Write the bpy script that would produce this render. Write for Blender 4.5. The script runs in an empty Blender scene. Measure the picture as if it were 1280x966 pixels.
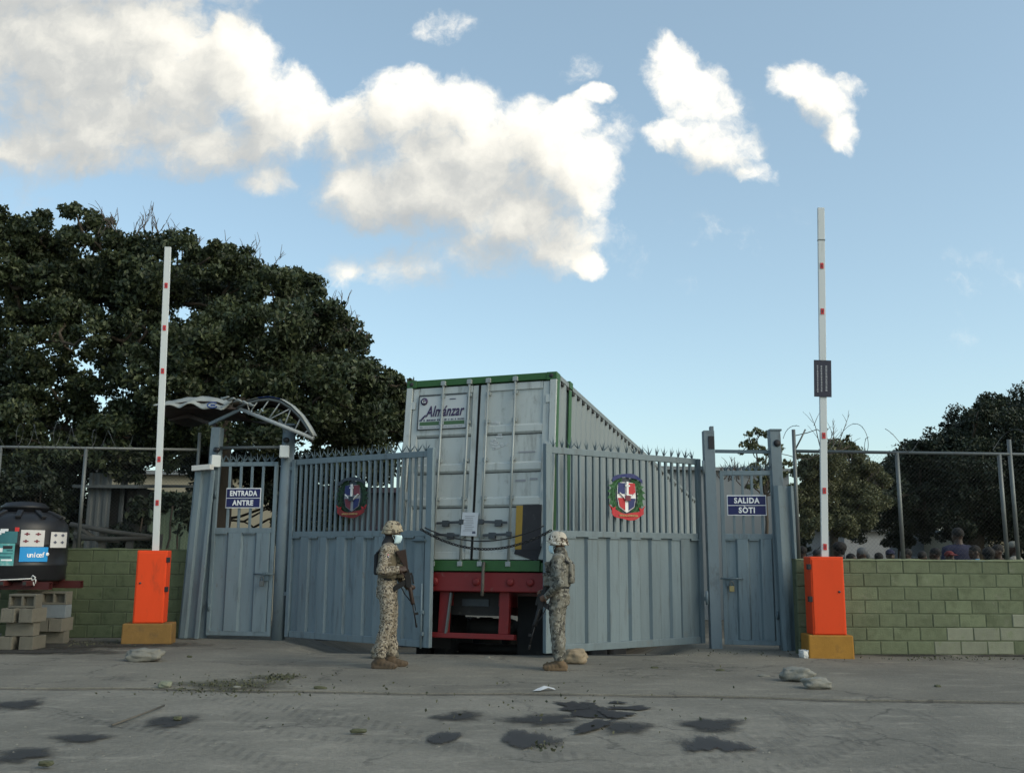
import bpy, bmesh, math, random
import numpy as np
from mathutils import Vector, Matrix, Euler, noise as mnoise, kdtree

rnd = random.Random(7)
RAD = math.radians
SC = bpy.context.scene
COL = SC.collection

# ------------------------------------------------------------------ camera
FPX, CAMH = 1200.0, 1.40
PITCH, ROLL = math.atan(207 / FPX), RAD(.4)
cam_d = bpy.data.cameras.new('camera')
cam = bpy.data.objects.new('camera', cam_d); COL.objects.link(cam)
cam_d.sensor_width = 36; cam_d.lens = 36 * FPX / 1280
cam_d.clip_start = .1; cam_d.clip_end = 2000
_fw = Vector((0, math.cos(PITCH), math.sin(PITCH))); _up = Vector((0, -math.sin(PITCH), math.cos(PITCH))); _ri = Vector((1, 0, 0))
_cx = _ri * math.cos(ROLL) + _up * math.sin(ROLL)
_cy = -_ri * math.sin(ROLL) + _up * math.cos(ROLL)
_m = Matrix((_cx, _cy, -_fw)).transposed().to_4x4(); _m.translation = (0, 0, CAMH)
cam.matrix_world = _m
SC.camera = cam


def ray(u, v):
    """direction of photograph pixel (u, v)"""
    return _fw * FPX + _cx * (u - 640) - _cy * (v - 483)


def gp(u, v, z=0.0):
    d = ray(u, v); return Vector((0, 0, CAMH)) + d * ((z - CAMH) / d.z)


def at(u, v, Y):
    d = ray(u, v); return Vector((0, 0, CAMH)) + d * (Y / d.y)


# ------------------------------------------------------------------ light
SUN_DIR = Vector((.86, -.51, .0)).normalized()          # towards the sun, on the ground
SUN_EL = RAD(33)
SKY_STR, CLOUD_GAIN = .15, .68
CL0, CL1, CL2 = .56, .52, .36
SC.view_settings.view_transform = 'Standard'; SC.view_settings.look = 'None'
SC.view_settings.gamma = 1.0; SC.view_settings.exposure = 0.65
sl = bpy.data.lights.new('sun', 'SUN'); sl.energy = .5; sl.angle = RAD(28); sl.color = (1, .93, .84)
so = bpy.data.objects.new('sun', sl); COL.objects.link(so)
sv = Vector((SUN_DIR.x * math.cos(SUN_EL), SUN_DIR.y * math.cos(SUN_EL), math.sin(SUN_EL)))
so.rotation_euler = sv.to_track_quat('Z', 'Y').to_euler(); so.location = (20, -20, 20)


class NT:
    """small helper for building node trees"""
    def __init__(s, tree): s.t = tree; s.n = tree.nodes; s.l = tree.links
    def add(s, typ, **kw):
        n = s.n.new(typ)
        for k, v in kw.items(): setattr(n, k, v)
        return n
    def put(s, sock, v):
        if hasattr(v, 'is_output'): s.l.new(v, sock)
        elif v is not None: sock.default_value = v
    def math(s, op, a, b=None, c=None, clamp=False):
        n = s.add('ShaderNodeMath', operation=op, use_clamp=clamp)
        s.put(n.inputs[0], a)
        if b is not None: s.put(n.inputs[1], b)
        if c is not None: s.put(n.inputs[2], c)
        return n.outputs[0]
    def vmath(s, op, a, b=None, out=0):
        n = s.add('ShaderNodeVectorMath', operation=op)
        s.put(n.inputs[0], a)
        if b is not None:
            if op == 'SCALE': s.put(n.inputs['Scale'], b)
            else: s.put(n.inputs[1], b)
        return n.outputs[out]
    def noise(s, vec, scale, detail=3, rough=.55, col=False, dist=0):
        n = s.add('ShaderNodeTexNoise')
        s.put(n.inputs['Vector'], vec); n.inputs['Scale'].default_value = scale
        n.inputs['Detail'].default_value = detail; n.inputs['Roughness'].default_value = rough; n.inputs['Distortion'].default_value = dist
        return n.outputs['Color' if col else 'Fac']
    def smooth(s, v, lo, hi, a=0.0, b=1.0):
        n = s.add('ShaderNodeMapRange', interpolation_type='SMOOTHSTEP')
        s.put(n.inputs['Value'], v); s.put(n.inputs['From Min'], lo); s.put(n.inputs['From Max'], hi)
        n.inputs['To Min'].default_value = a; n.inputs['To Max'].default_value = b
        return n.outputs['Result']
    def mix(s, f, a, b, mode='MIX'):
        n = s.add('ShaderNodeMix', data_type='RGBA', blend_type=mode)
        s.put(n.inputs[0], f); s.put(n.inputs[6], c4(a)); s.put(n.inputs[7], c4(b))
        return n.outputs[2]
    def ramp(s, f, stops, const=False):
        n = s.add('ShaderNodeValToRGB'); s.put(n.inputs[0], f)
        cr = n.color_ramp
        if const: cr.interpolation = 'CONSTANT'
        cr.elements[0].position, cr.elements[0].color = stops[0][0], c4(stops[0][1])
        cr.elements[1].position, cr.elements[1].color = stops[1][0], c4(stops[1][1])
        for p, c in stops[2:]:
            e = cr.elements.new(p); e.color = c4(c)
        return n.outputs[0]


def c4(c):
    if hasattr(c, 'is_output') or c is None: return c
    if isinstance(c, (int, float)): return (c, c, c, 1)
    return tuple(c) if len(c) == 4 else (*c, 1)


# ------------------------------------------------------------------ sky with clouds
world = bpy.data.worlds.new('World'); SC.world = world; world.use_nodes = True
world.cycles.sampling_method = 'MANUAL'; world.cycles.sample_map_resolution = 256
W = NT(world.node_tree); W.n.clear()
# (u, v, half width, half height, weight) in the photograph's pixels, turned into directions
BLOBS = [(-140, 60, 190, 120, 1), (-30, 70, 150, 110, 1), (90, 70, 140, 120, 1.1), (60, -70, 260, 110, 1.1), (170, 50, 90, 90, 1), (140, 150, 150, 62, 1), (225, 110, 90, 80, 1),
         (285, 88, 58, 70, 1), (275, 38, 25, 25, .9), (335, 140, 68, 60, 1), (385, 160, 36, 42, .8), (270, 180, 110, 45, .9), (330, 225, 40, 22, .7), (40, 185, 130, 42, .95), (120, 195, 90, 30, .8), (20, 240, 70, 22, .15),
         (435, 170, 36, 52, .8), (500, 150, 62, 50, .85), (565, 140, 60, 40, .9), (510, 100, 34, 18, .6), (605, 195, 85, 66, 1), (670, 180, 62, 56, 1), (705, 150, 46, 28, .9), (740, 121, 24, 13, .9),
         (722, 225, 50, 60, 1), (660, 270, 85, 50, 1), (545, 240, 120, 56, 1.15), (535, 190, 75, 45, 1.0), (465, 240, 74, 48, 1.0), (600, 305, 85, 38, .8), (510, 330, 60, 34, .55), (445, 340, 40, 24, .5), (735, 332, 22, 17, .9), (685, 305, 60, 40, .8),
         (555, 32, 36, 20, .42), (718, 86, 20, 16, .22), (840, 78, 38, 34, .9), (862, 105, 42, 30, .9), (885, 140, 45, 26, .6), (840, 170, 32, 24, .75), (890, 185, 56, 34, .7), (940, 218, 30, 14, .5),
         (1000, 105, 36, 28, .9), (1030, 125, 42, 32, .9), (1055, 162, 28, 28, .9), (1062, 105, 26, 16, .7), (770, 165, 28, 26, .2), (1200, 358, 28, 26, .10), (1195, 413, 18, 12, .04), (863, 356, 9, 9, .05), (1262, 345, 40, 14, .02), (910, 295, 40, 18, .04), (790, 300, 36, 20, .05),
         (1500, 200, 90, 50, .9), (1590, 240, 120, 50, .8), (1900, 60, 160, 80, .9), (-420, 180, 190, 90, 1), (-600, 60, 240, 110, 1), (560, -420, 260, 80, .8), (1100, -300, 120, 60, .8)]
def front(u, v):
    """photograph pixel -> point on the plane one unit north of the eye (directions, not screen space)"""
    d = ray(u, v); return d.x / d.y, d.z / d.y


def cloud_group(name, blobs, grow):
    grp = bpy.data.node_groups.new(name, 'ShaderNodeTree')
    grp.interface.new_socket('P', in_out='INPUT', socket_type='NodeSocketVector')
    grp.interface.new_socket('Field', in_out='OUTPUT', socket_type='NodeSocketFloat')
    G = NT(grp); gi = G.add('NodeGroupInput'); go = G.add('NodeGroupOutput'); acc = None
    for (u, v, ru, rv, w) in blobs:
        x, z = front(u, v); x1, _ = front(u + ru, v); _, z1 = front(u, v - rv)
        sx, sz = 1 / abs(x1 - x) / grow, 1 / abs(z1 - z) / grow
        n = G.add('ShaderNodeVectorMath', operation='MULTIPLY_ADD')
        G.l.new(gi.outputs[0], n.inputs[0]); n.inputs[1].default_value = (sx, 0, sz); n.inputs[2].default_value = (-x * sx, 0, -z * sz)
        q = G.vmath('DOT_PRODUCT', n.outputs[0], n.outputs[0], 1)
        f = G.math('MULTIPLY_ADD', q, -w, w)
        acc = f if acc is None else G.math('SMOOTH_MAX', acc, f, .22)
    G.l.new(acc, go.inputs[0]); return grp


FIELD = cloud_group('cloud_field', BLOBS, 1.22)
FIELD_BIG = cloud_group('cloud_mass', [b for b in BLOBS if b[2] * b[3] > 1300 and b[4] > .65], 1.22)
tcd = W.add('ShaderNodeTexCoord').outputs['Generated']
sxyz = W.add('ShaderNodeSeparateXYZ'); W.l.new(tcd, sxyz.inputs[0])
inv = W.math('DIVIDE', 1.0, W.math('MAXIMUM', sxyz.outputs[1], .08))
tc = W.vmath('SCALE', tcd, inv)


def cloud(vec, g_):
    n = W.add('ShaderNodeGroup'); n.node_tree = g_; W.put(n.inputs[0], vec)
    return n.outputs[0]


wn = W.noise(tc, 8, 4, .6, True)
warp = W.vmath('ADD', tc, W.vmath('SCALE', W.vmath('SUBTRACT', wn, (.5, .5, .5)), .050))
wn2 = W.noise(tc, 30, 4, .6, True)
warp = W.vmath('ADD', warp, W.vmath('SCALE', W.vmath('SUBTRACT', wn2, (.5, .5, .5)), .022))
SH = Vector((.030, 0, .040))
f0 = cloud(warp, FIELD); f1 = cloud(W.vmath('ADD', warp, tuple(SH)), FIELD_BIG)
det = W.noise(warp, 17, 8, .62)
detsh = W.noise(W.vmath('ADD', warp, tuple(SH * .4)), 17, 5, .62)
body = W.math('ADD', f0, W.math('MULTIPLY', W.math('SUBTRACT', det, .5), 1.9))
body = W.math('ADD', body, W.math('MULTIPLY', W.math('SUBTRACT', W.noise(warp, 55, 5, .65), .5), .55))
edge = W.smooth(W.math('SUBTRACT', f0, f1), -.20, .45, 1.05, .70)
alpha = W.smooth(W.math('MULTIPLY', body, W.smooth(f0, -.45, .25)), .0, edge)
alpha = W.math('MULTIPLY', alpha, W.smooth(f0, -.45, .22))
alpha = W.math('MULTIPLY', alpha, W.smooth(sxyz.outputs[1], .10, .2))
lit = W.math('ADD', CL0, W.math('MULTIPLY', W.math('SUBTRACT', f0, f1), CL1))
lit = W.math('ADD', lit, W.math('MULTIPLY', W.math('SUBTRACT', det, detsh), .85))
lit = W.math('SUBTRACT', lit, W.math('MULTIPLY', W.math('MAXIMUM', W.math('SUBTRACT', f1, .30), 0.0), CL2))
ccol = W.ramp(lit, [(0.0, (.50, .52, .52)), (.30, (.61, .62, .60)), (.55, (.80, .79, .73)), (.8, (.99, .96, .87)), (1, (1.06, 1.035, .96))])
sky = W.add('ShaderNodeTexSky', sky_type='NISHITA'); sky.sun_disc = False
sky.sun_elevation = SUN_EL; sky.sun_rotation = math.atan2(SUN_DIR.x, SUN_DIR.y)
sky.altitude = 0; sky.air_density = .85; sky.dust_density = 1.9; sky.ozone_density = .2
skyc = W.mix(.26, W.mix(1.0, sky.outputs[0], (.97, 1.045, .93), 'MULTIPLY'), (2.3, 3.0, 3.45))
ccol = W.vmath('SCALE', ccol, CLOUD_GAIN / SKY_STR)
fin = W.mix(alpha, skyc, ccol)
bg = W.add('ShaderNodeBackground'); W.l.new(fin, bg.inputs[0]); bg.inputs[1].default_value = SKY_STR
wo = W.add('ShaderNodeOutputWorld'); W.l.new(bg.outputs[0], wo.inputs[0])

# ------------------------------------------------------------------ materials
def mat(name, col, rough=.75, metal=0.0, var=.18, scale=5.0, stretch=(1, 1, 1), bump=0.0, bscale=60.0, dirt=None, obr=0.0, spec=.35, trans=0.0, dirt2=None, world=False):
    """dirt = (colour, amount 0..1, scale, stretch)"""
    m = bpy.data.materials.new(name); m.use_nodes = True
    t = NT(m.node_tree); bs = t.n['Principled BSDF']
    g = t.add('ShaderNodeTexCoord').outputs['Object']
    info = t.add('ShaderNodeObjectInfo')
    if world: g = t.add('ShaderNodeNewGeometry').outputs['Position']
    else: g = t.vmath('ADD', g, t.vmath('SCALE', (7.1, 3.3, 5.7), info.outputs['Random']))
    v = t.vmath('MULTIPLY', g, stretch)
    n = t.noise(v, scale, 5, .6)
    k = t.math('ADD', 1 - var, t.math('MULTIPLY', n, 2 * var))
    if obr: k = t.math('MULTIPLY', k, t.math('ADD', 1 - obr, t.math('MULTIPLY', info.outputs['Random'], 2 * obr)))
    c = t.vmath('SCALE', tuple(col[:3]), k)
    for d in (dirt, dirt2):
        if d:
            st = d[3] if len(d) > 3 else (1, 1, 1)
            dn = t.noise(t.vmath('MULTIPLY', g, st), d[2], 6, .65)
            c = t.mix(t.smooth(dn, .62 - .22 * d[1], .80 - .18 * d[1], 0, min(1, .35 + d[1] * .6)), c, d[0])
    t.l.new(c, bs.inputs['Base Color'])
    bs.inputs['Roughness'].default_value = rough; bs.inputs['Metallic'].default_value = metal
    bs.inputs['Specular IOR Level'].default_value = spec
    if bump:
        b = t.add('ShaderNodeBump'); b.inputs['Strength'].default_value = min(1, bump); b.inputs['Distance'].default_value = .01 * max(1, bump)
        t.l.new(t.noise(g, bscale, 5, .65), b.inputs['Height']); t.l.new(b.outputs[0], bs.inputs['Normal'])
    if trans:
        tr = t.add('ShaderNodeBsdfTranslucent'); t.l.new(c, tr.inputs[0])
        mx = t.add('ShaderNodeMixShader'); mx.inputs[0].default_value = trans
        out = t.n['Material Output']
        t.l.new(bs.outputs[0], mx.inputs[1]); t.l.new(tr.outputs[0], mx.inputs[2]); t.l.new(mx.outputs[0], out.inputs[0])
    return m


def camo(name, cols, cell, scale, seedv, soft=False):
    m = bpy.data.materials.new(name); m.use_nodes = True
    t = NT(m.node_tree); bs = t.n['Principled BSDF']
    g = t.vmath('ADD', t.add('ShaderNodeTexCoord').outputs['Object'], seedv)
    gs = g if soft else t.vmath('SNAP', g, (cell, cell, cell))
    base = cols[0]
    c = None
    for i, (cc, th) in enumerate(cols[1:]):
        n = t.noise(t.vmath('ADD', gs, (i * 3.7, i * 1.9, i * 5.1)), scale * (1 + .25 * i), 2, .6)
        f = t.math('GREATER_THAN', n, th)
        c = t.mix(f, c if c is not None else base, cc)
    k = t.math('ADD', .86, t.math('MULTIPLY', t.noise(g, 9, 4), .28))
    c = t.vmath('SCALE', c, k)
    t.l.new(c, bs.inputs['Base Color']); bs.inputs['Roughness'].default_value = .92; bs.inputs['Specular IOR Level'].default_value = .15
    b = t.add('ShaderNodeBump'); b.inputs['Strength'].default_value = .35; b.inputs['Distance'].default_value = .01
    t.l.new(t.noise(g, 26, 4, .6), b.inputs['Height']); t.l.new(b.outputs[0], bs.inputs['Normal'])
    return m


RUST = (.10, .045, .02)
MT = {}
def mk(key, *a, **k): MT[key] = mat(key, *a, **k); return MT[key]

STREAK = (3, 3, .35)
mk('gate_paint', (0.152, 0.2, 0.228), .5, 0, .22, 3, STREAK, .25, 18, dirt=((.075, .095, .108), .48, 4, STREAK), dirt2=(RUST, .10, 10, (1, 1, .5)), obr=.08)
mk('gate_paint_right', (0.1344, 0.1776, 0.2016), .5, 0, .22, 3, STREAK, .25, 18, dirt=((.085, .10, .105), .42, 4, STREAK), dirt2=((.13, .115, .09), .14, 5, (1, 1, .5)), obr=.08)  # right leaf's copy of the gate paint, darkened against the sun it catches
mk('post_paint', (0.148, 0.192, 0.222), .55, 0, .16, 4, (2, 2, .6), .15, 30, dirt=((0.056, 0.056, 0.056), .38, 5, (1, 1, .5)), dirt2=((0.208, 0.2, 0.176), .1, 18))
mk('spike_steel', (0.104, 0.144, 0.168), .5, .2, .2, 20)
mk('galv', (0.136, 0.148, 0.148), .5, .4, .2, 8, (1, 1, 1), dirt=(RUST, .1, 9))
mk('wire', (0.08, 0.0864, 0.088), .5, .6, .2, 8)
mk('orange_paint', (0.68, 0.062, 0.014), .5, 0, .09, 4, (1, 1, .4), .05, 30, spec=.2, dirt=((.30, .05, .02), .25, 6, (1, 1, .3)))
mk('mustard_concrete', (0.33, 0.165, 0.028), .85, 0, .25, 6, (1, 1, 1), .4, 50, dirt=((0.128, 0.08, 0.032), .4, 5), dirt2=((0.264, 0.24, 0.192), .08, 9))
mk('dirty_mustard', (.20, .115, .035), .9, 0, .3, 6, (1, 1, 1), .5, 40, dirt=((.09, .065, .035), .55, 5), dirt2=((.22, .20, .16), .10, 9))
mk('white_paint', (0.528, 0.56, 0.568), .45, 0, .06, 5, (1, 1, .2), .03, 20, dirt=((0.32, 0.32, 0.304), .25, 7, (1, 1, .25)))
mk('truss_paint', (.36, .385, .39), .5, 0, .15, 6, (1, 1, 1), .05, 20, dirt=((.16, .14, .12), .3, 8))
mk('red_reflector', (.50, .03, .03), .3, 0, .1, 10)
mk('black_plastic', (.014, .015, .018), .42, 0, .25, 4, (1, 1, 1), .05, 20, dirt=((.05, .05, .05), .25, 3))
mk('dark_plate', (.022, .022, .04), .4, 0, .15, 8)
mk('grey_print', (0.256, 0.264, 0.288), .6)
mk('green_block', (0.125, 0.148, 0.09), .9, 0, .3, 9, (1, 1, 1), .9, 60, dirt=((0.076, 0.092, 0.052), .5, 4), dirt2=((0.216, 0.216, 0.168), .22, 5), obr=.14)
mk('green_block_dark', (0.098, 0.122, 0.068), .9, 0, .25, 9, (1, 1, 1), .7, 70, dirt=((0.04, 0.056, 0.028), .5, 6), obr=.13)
mk('bare_block', (0.2, 0.212, 0.16), .92, 0, .22, 9, (1, 1, 1), .8, 70, dirt=((0.128, 0.168, 0.08), .5, 5), obr=.12)
mk('mortar_green', (0.092, 0.11, 0.068), .95, 0, .3, 8, (1, 1, 1), .7, 60, dirt=((0.04, 0.048, 0.028), .5, 6))
mk('cap_mortar', (0.16, 0.184, 0.112), .95, 0, .3, 8, (1, 1, 1), .7, 40)
mk('grey_block', (0.135, 0.127, 0.104), .95, 0, .22, 8, (1, 1, 1), .8, 60, dirt=((0.096, 0.092, 0.08), .4, 6), obr=.14)
mk('blue_block', (0.152, 0.176, 0.192), .95, 0, .22, 8, (1, 1, 1), .8, 60, obr=.1)
mk('red_steel', (0.06, 0.013, 0.013), .55, 0, .2, 6, (1, 1, 1), .1, 30, dirt=((0.048, 0.016, 0.016), .4, 5), dirt2=(RUST, .15, 11))
mk('trailer_red', (0.17, 0.015, 0.016), .5, 0, .16, 5, (1, 1, 1), .1, 30, dirt=((0.056, 0.016, 0.016), .35, 5), dirt2=((0.2, 0.16, 0.144), .06, 9))
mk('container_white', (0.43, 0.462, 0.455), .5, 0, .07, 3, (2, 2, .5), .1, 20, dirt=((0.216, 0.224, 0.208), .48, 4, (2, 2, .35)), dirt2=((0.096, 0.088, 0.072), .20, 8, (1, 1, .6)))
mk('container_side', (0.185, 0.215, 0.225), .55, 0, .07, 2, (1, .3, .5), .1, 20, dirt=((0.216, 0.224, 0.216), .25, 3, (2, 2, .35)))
mk('container_green', (0.028, 0.095, 0.027), .5, 0, .18, 5, (1, 1, 1), .1, 20, dirt=((0.024, 0.056, 0.024), .4, 5))
mk('rod_steel', (0.27, 0.3, 0.3), .45, .25, .15, 8, (1, 1, .3), dirt=((0.112, 0.096, 0.08), .2, 9))
mk('gap_shade', (.03, .035, .035), .8)  # flat dark colour painted for holes and rib shadows
mk('rubber', (.018, .018, .019), .85, 0, .2, 12, (1, 1, 1), .3, 60, dirt=((.09, .085, .075), .25, 5))
mk('chassis_black', (.025, .024, .023), .7, 0, .3, 6, (1, 1, 1), .2, 20, dirt=((.10, .09, .075), .25, 5))
mk('hazard_yellow', (0.3, 0.19, 0.03), .6, 0, .2, 7, dirt=((0.08, 0.056, 0.024), .4, 6))
mk('soot_black', (.025, .025, .03), .7, 0, .3, 7, dirt=((.12, .13, .13), .2, 6))
mk('sign_white', (0.464, 0.488, 0.496), .5, 0, .06, 6)
mk('logo_purple', (0.036, 0.02, 0.072), .5)
mk('logo_green', (0.056, 0.12, 0.056), .5)
mk('paper', (0.464, 0.496, 0.544), .7, 0, .05, 20)
mk('paper_white', (0.56, 0.552, 0.552), .7, 0, .05, 20)
mk('ink', (0.08, 0.088, 0.128), .7)
mk('maroon_print', (0.16, 0.04, 0.056), .7)
mk('poster_blue', (.015, .26, .60), .55, 0, .06, 8)
mk('poster_teal', (0.096, 0.336, 0.344), .55, 0, .3, 14, dirt=((0.44, 0.544, 0.528), .5, 9))
mk('poster_teal_dark', (0.04, 0.152, 0.176), .55, 0, .2, 14)
mk('white_print', (.80, .81, .83), .5)
mk('sign_navy', (.012, .016, .095), .35, 0, .12, 8)
mk('white_cloth', (0.528, 0.536, 0.528), .8, 0, .1, 14)
mk('tarp', (0.288, 0.304, 0.288), .75, 0, .16, 5, (1, 1, 1), .3, 14, dirt=((0.128, 0.128, 0.112), .45, 5))
mk('tarp_blue', (0.024, 0.056, 0.208), .7, 0, .15, 7)
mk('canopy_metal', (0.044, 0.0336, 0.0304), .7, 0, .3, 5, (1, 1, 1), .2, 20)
mk('brass', (0.32, 0.264, 0.136), .4, .6)
mk('steel_dark', (0.056, 0.064, 0.072), .5, .4, .2, 10)
mk('chain_black', (0.024, 0.0256, 0.0288), .6, .2, .2, 20)
mk('stone', (0.2, 0.196, 0.172), .95, 0, .3, 7, (1, 1, 1), 1.0, 25, obr=.12)
mk('tan_stone', (0.248, 0.2, 0.14), .95, 0, .25, 8, (1, 1, 1), .9, 22)
mk('shed_metal', (0.12, 0.132, 0.136), .6, .1, .2, 4, (3, 3, .4), .1, 20, dirt=((0.064, 0.056, 0.048), .35, 4))
mk('wood_rail', (0.096, 0.088, 0.076), .85, 0, .25, 6, (1, 1, 1), .3, 30)
mk('far_cream', (0.32, 0.296, 0.224), .85, 0, .12, 1.2)
mk('far_white', (0.36, 0.376, 0.392), .85, 0, .12, 1.2)
mk('far_grey', (0.192, 0.212, 0.224), .7, 0, .08, 1.0, (1, 1, .4))
mk('far_purple', (0.048, 0.04, 0.06), .8, 0, .15, 2)
mk('far_green', (0.16, 0.216, 0.152), .75, 0, .1, 2)
mk('far_dark', (0.024, 0.028, 0.04), .6)
mk('bark', (0.068, 0.056, 0.044), .95, 0, .35, 7, (2, 2, .5), 1, 25)
mk('twig', (0.12, 0.1, 0.088), .95, 0, .3, 7)
mk('em_blue', (.015, .025, .12), .5, 0, .1, 12)
mk('em_red', (.42, .02, .03), .5, 0, .12, 12)
mk('em_shadedred', (.20, .018, .022), .5, 0, .2, 12)  # emblem red toned down for the shade on the left emblem
mk('em_white', (.74, .74, .74), .5)
mk('em_green', (.028, .11, .04), .6, 0, .4, 25)
mk('em_darkgreen', (.014, .045, .022), .6, 0, .4, 25)  # emblem green with the left emblem's shade put into it
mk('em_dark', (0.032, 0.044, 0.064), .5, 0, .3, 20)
mk('em_gold', (0.44, 0.288, 0.128), .5)
mk('litter', (0.496, 0.512, 0.528), .7)
mk('dry_debris', (0.076, 0.08, 0.048), .95, 0, .5, 20, obr=.1)
mk('skin', (0.045, 0.026, 0.019), .55, 0, .15, 20, spec=.4)
mk('skin_light', (0.128, 0.068, 0.044), .55, 0, .15, 20, spec=.4)
mk('mask_blue', (.52, .68, .74), .8, 0, .06, 12)
mk('boot_tan', (0.136, 0.092, 0.0544), .85, 0, .2, 14, (1, 1, 1), .4, 40)
mk('boot_brown', (0.084, 0.06, 0.04), .85, 0, .2, 14, (1, 1, 1), .4, 40)
mk('web_tan', (0.124, 0.104, 0.072), .9, 0, .2, 12, (1, 1, 1), .5, 40)
mk('web_black', (.022, .023, .027), .8, 0, .2, 14, (1, 1, 1), .3, 40)
mk('gun_black', (.018, .018, .02), .42, .3, .2, 20)
mk('gun_wood', (0.026, 0.014, 0.011), .5, 0, .3, 15, (1, 1, 1))
mk('hair_black', (.012, .011, .011), .8, 0, .3, 30)
mk('eye_white', (0.4, 0.4, 0.384), .3)
MT['camo_tan'] = camo('camo_tan', [(.26, .23, .185), ((.165, .138, .103), .51), ((.058, .05, .045), .565), ((.33, .30, .25), .585)], .012, 32, (1.3, 2.1, .4))
MT['camo_grey'] = camo('camo_grey', [(.18, .176, .155), ((.125, .118, .098), .50), ((.056, .054, .05), .575), ((.235, .228, .20), .60)], .05, 13, (4.3, 7.1, 1.4), True)
MT['camo_helmet'] = camo('camo_helmet', [(.33, .285, .21), ((.17, .135, .09), .53), ((.075, .065, .055), .57)], .035, 17, (3.3, .1, 2.4), True)
MT['camo_helmet_spot'] = camo('camo_helmet_spot', [(.42, .38, .32), ((.07, .055, .045), .55), ((.62, .60, .55), .60)], .035, 13, (8.3, 4.1, 2.4), True)


def leaf_mat(name, a, b, tip, rough=.5):
    m = bpy.data.materials.new(name); m.use_nodes = True
    t = NT(m.node_tree); bs = t.n['Principled BSDF']
    g = t.add('ShaderNodeNewGeometry')
    at_ = t.add('ShaderNodeAttribute', attribute_name='tint').outputs['Fac']
    big = t.noise(g.outputs['Position'], .55, 3, .6)
    c = t.mix(t.smooth(big, .38, .62), a, b)
    c = t.mix(t.smooth(at_, .72, 1.0, 0, .8), c, tip)
    c = t.vmath('SCALE', c, t.math('ADD', .6, t.math('MULTIPLY', at_, .7)))
    t.l.new(c, bs.inputs['Base Color']); bs.inputs['Roughness'].default_value = rough; bs.inputs['Specular IOR Level'].default_value = .35
    tr = t.add('ShaderNodeBsdfTranslucent'); t.l.new(c, tr.inputs[0])
    mx = t.add('ShaderNodeMixShader'); mx.inputs[0].default_value = .22
    t.l.new(bs.outputs[0], mx.inputs[1]); t.l.new(tr.outputs[0], mx.inputs[2]); t.l.new(mx.outputs[0], t.n['Material Output'].inputs[0])
    return m


MT['leaf_almond'] = leaf_mat('leaf_almond', (.031, .046, .023), (.052, .069, .032), (.088, .10, .046))
MT['leaf_dark'] = leaf_mat('leaf_dark', (.020, .029, .018), (.029, .040, .023), (.042, .053, .029))
MT['leaf_olive'] = leaf_mat('leaf_olive', (.085, .095, .048), (.112, .118, .058), (.13, .128, .062))
MT['leaf_sparse'] = leaf_mat('leaf_sparse', (.08, .10, .05), (.11, .12, .06), (.16, .15, .08))


def ground_mat(name, base, dark, light, damp=False):
    m = bpy.data.materials.new(name); m.use_nodes = True
    t = NT(m.node_tree); bs = t.n['Principled BSDF']
    p = t.add('ShaderNodeNewGeometry').outputs['Position']
    n1 = t.noise(p, .45, 5, .6); n2 = t.noise(t.vmath('MULTIPLY', p, (1, 2.4, 1)), 1.7, 6, .65); n3 = t.noise(p, 24, 4, .7); n4 = t.noise(p, 95, 3, .7)
    c = t.mix(t.smooth(n1, .35, .65), base, dark)
    c = t.mix(t.smooth(n2, .50, .72, 0, .75), c, light)
    c = t.mix(t.smooth(n2, .30, .42, .55, 0), c, dark)
    c = t.vmath('SCALE', c, t.math('ADD', .58, t.math('MULTIPLY', n3, .84)))
    c = t.vmath('SCALE', c, t.math('ADD', .62, t.math('MULTIPLY', n4, .76)))
    c = t.mix(t.smooth(t.noise(p, 38, 2, .5), .70, .78, 0, .6), c, (.055, .055, .05))
    c = t.mix(t.smooth(t.noise(t.vmath('ADD', p, (9, 4, 0)), 30, 2, .5), .71, .80, 0, .7), c, (.34, .34, .32))
    # fine cracks
    vo = t.add('ShaderNodeTexVoronoi', feature='DISTANCE_TO_EDGE'); vo.inputs['Scale'].default_value = .55
    t.l.new(t.vmath('ADD', p, t.vmath('SCALE', t.noise(p, 2.2, 4, .6, True), .8)), vo.inputs['Vector'])
    crack = t.math('MULTIPLY', t.smooth(vo.outputs['Distance'], .0, .018, 1, 0), t.smooth(t.noise(p, .7, 2), .45, .55))
    c = t.mix(t.math('MULTIPLY', crack, .55), c, (.05, .05, .048))
    t.l.new(c, bs.inputs['Base Color']); bs.inputs['Roughness'].default_value = .93; bs.inputs['Specular IOR Level'].default_value = .2
    h = t.math('ADD', t.math('MULTIPLY', n2, 1.2), t.math('ADD', t.math('MULTIPLY', n3, .5), t.math('MULTIPLY', n4, .35)))
    b = t.add('ShaderNodeBump'); b.inputs['Strength'].default_value = .8; b.inputs['Distance'].default_value = .025
    t.l.new(h, b.inputs['Height']); t.l.new(b.outputs[0], bs.inputs['Normal'])
    return m


MT['road'] = ground_mat('road', (.225, .211, .180), (.160, .152, .131), (.275, .257, .218))
MT['apron'] = ground_mat('apron', (.205, .191, .160), (.145, .136, .116), (.252, .234, .194))
MT['dirt'] = ground_mat('dirt', (.14, .125, .10), (.10, .09, .07), (.18, .165, .13))


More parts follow.
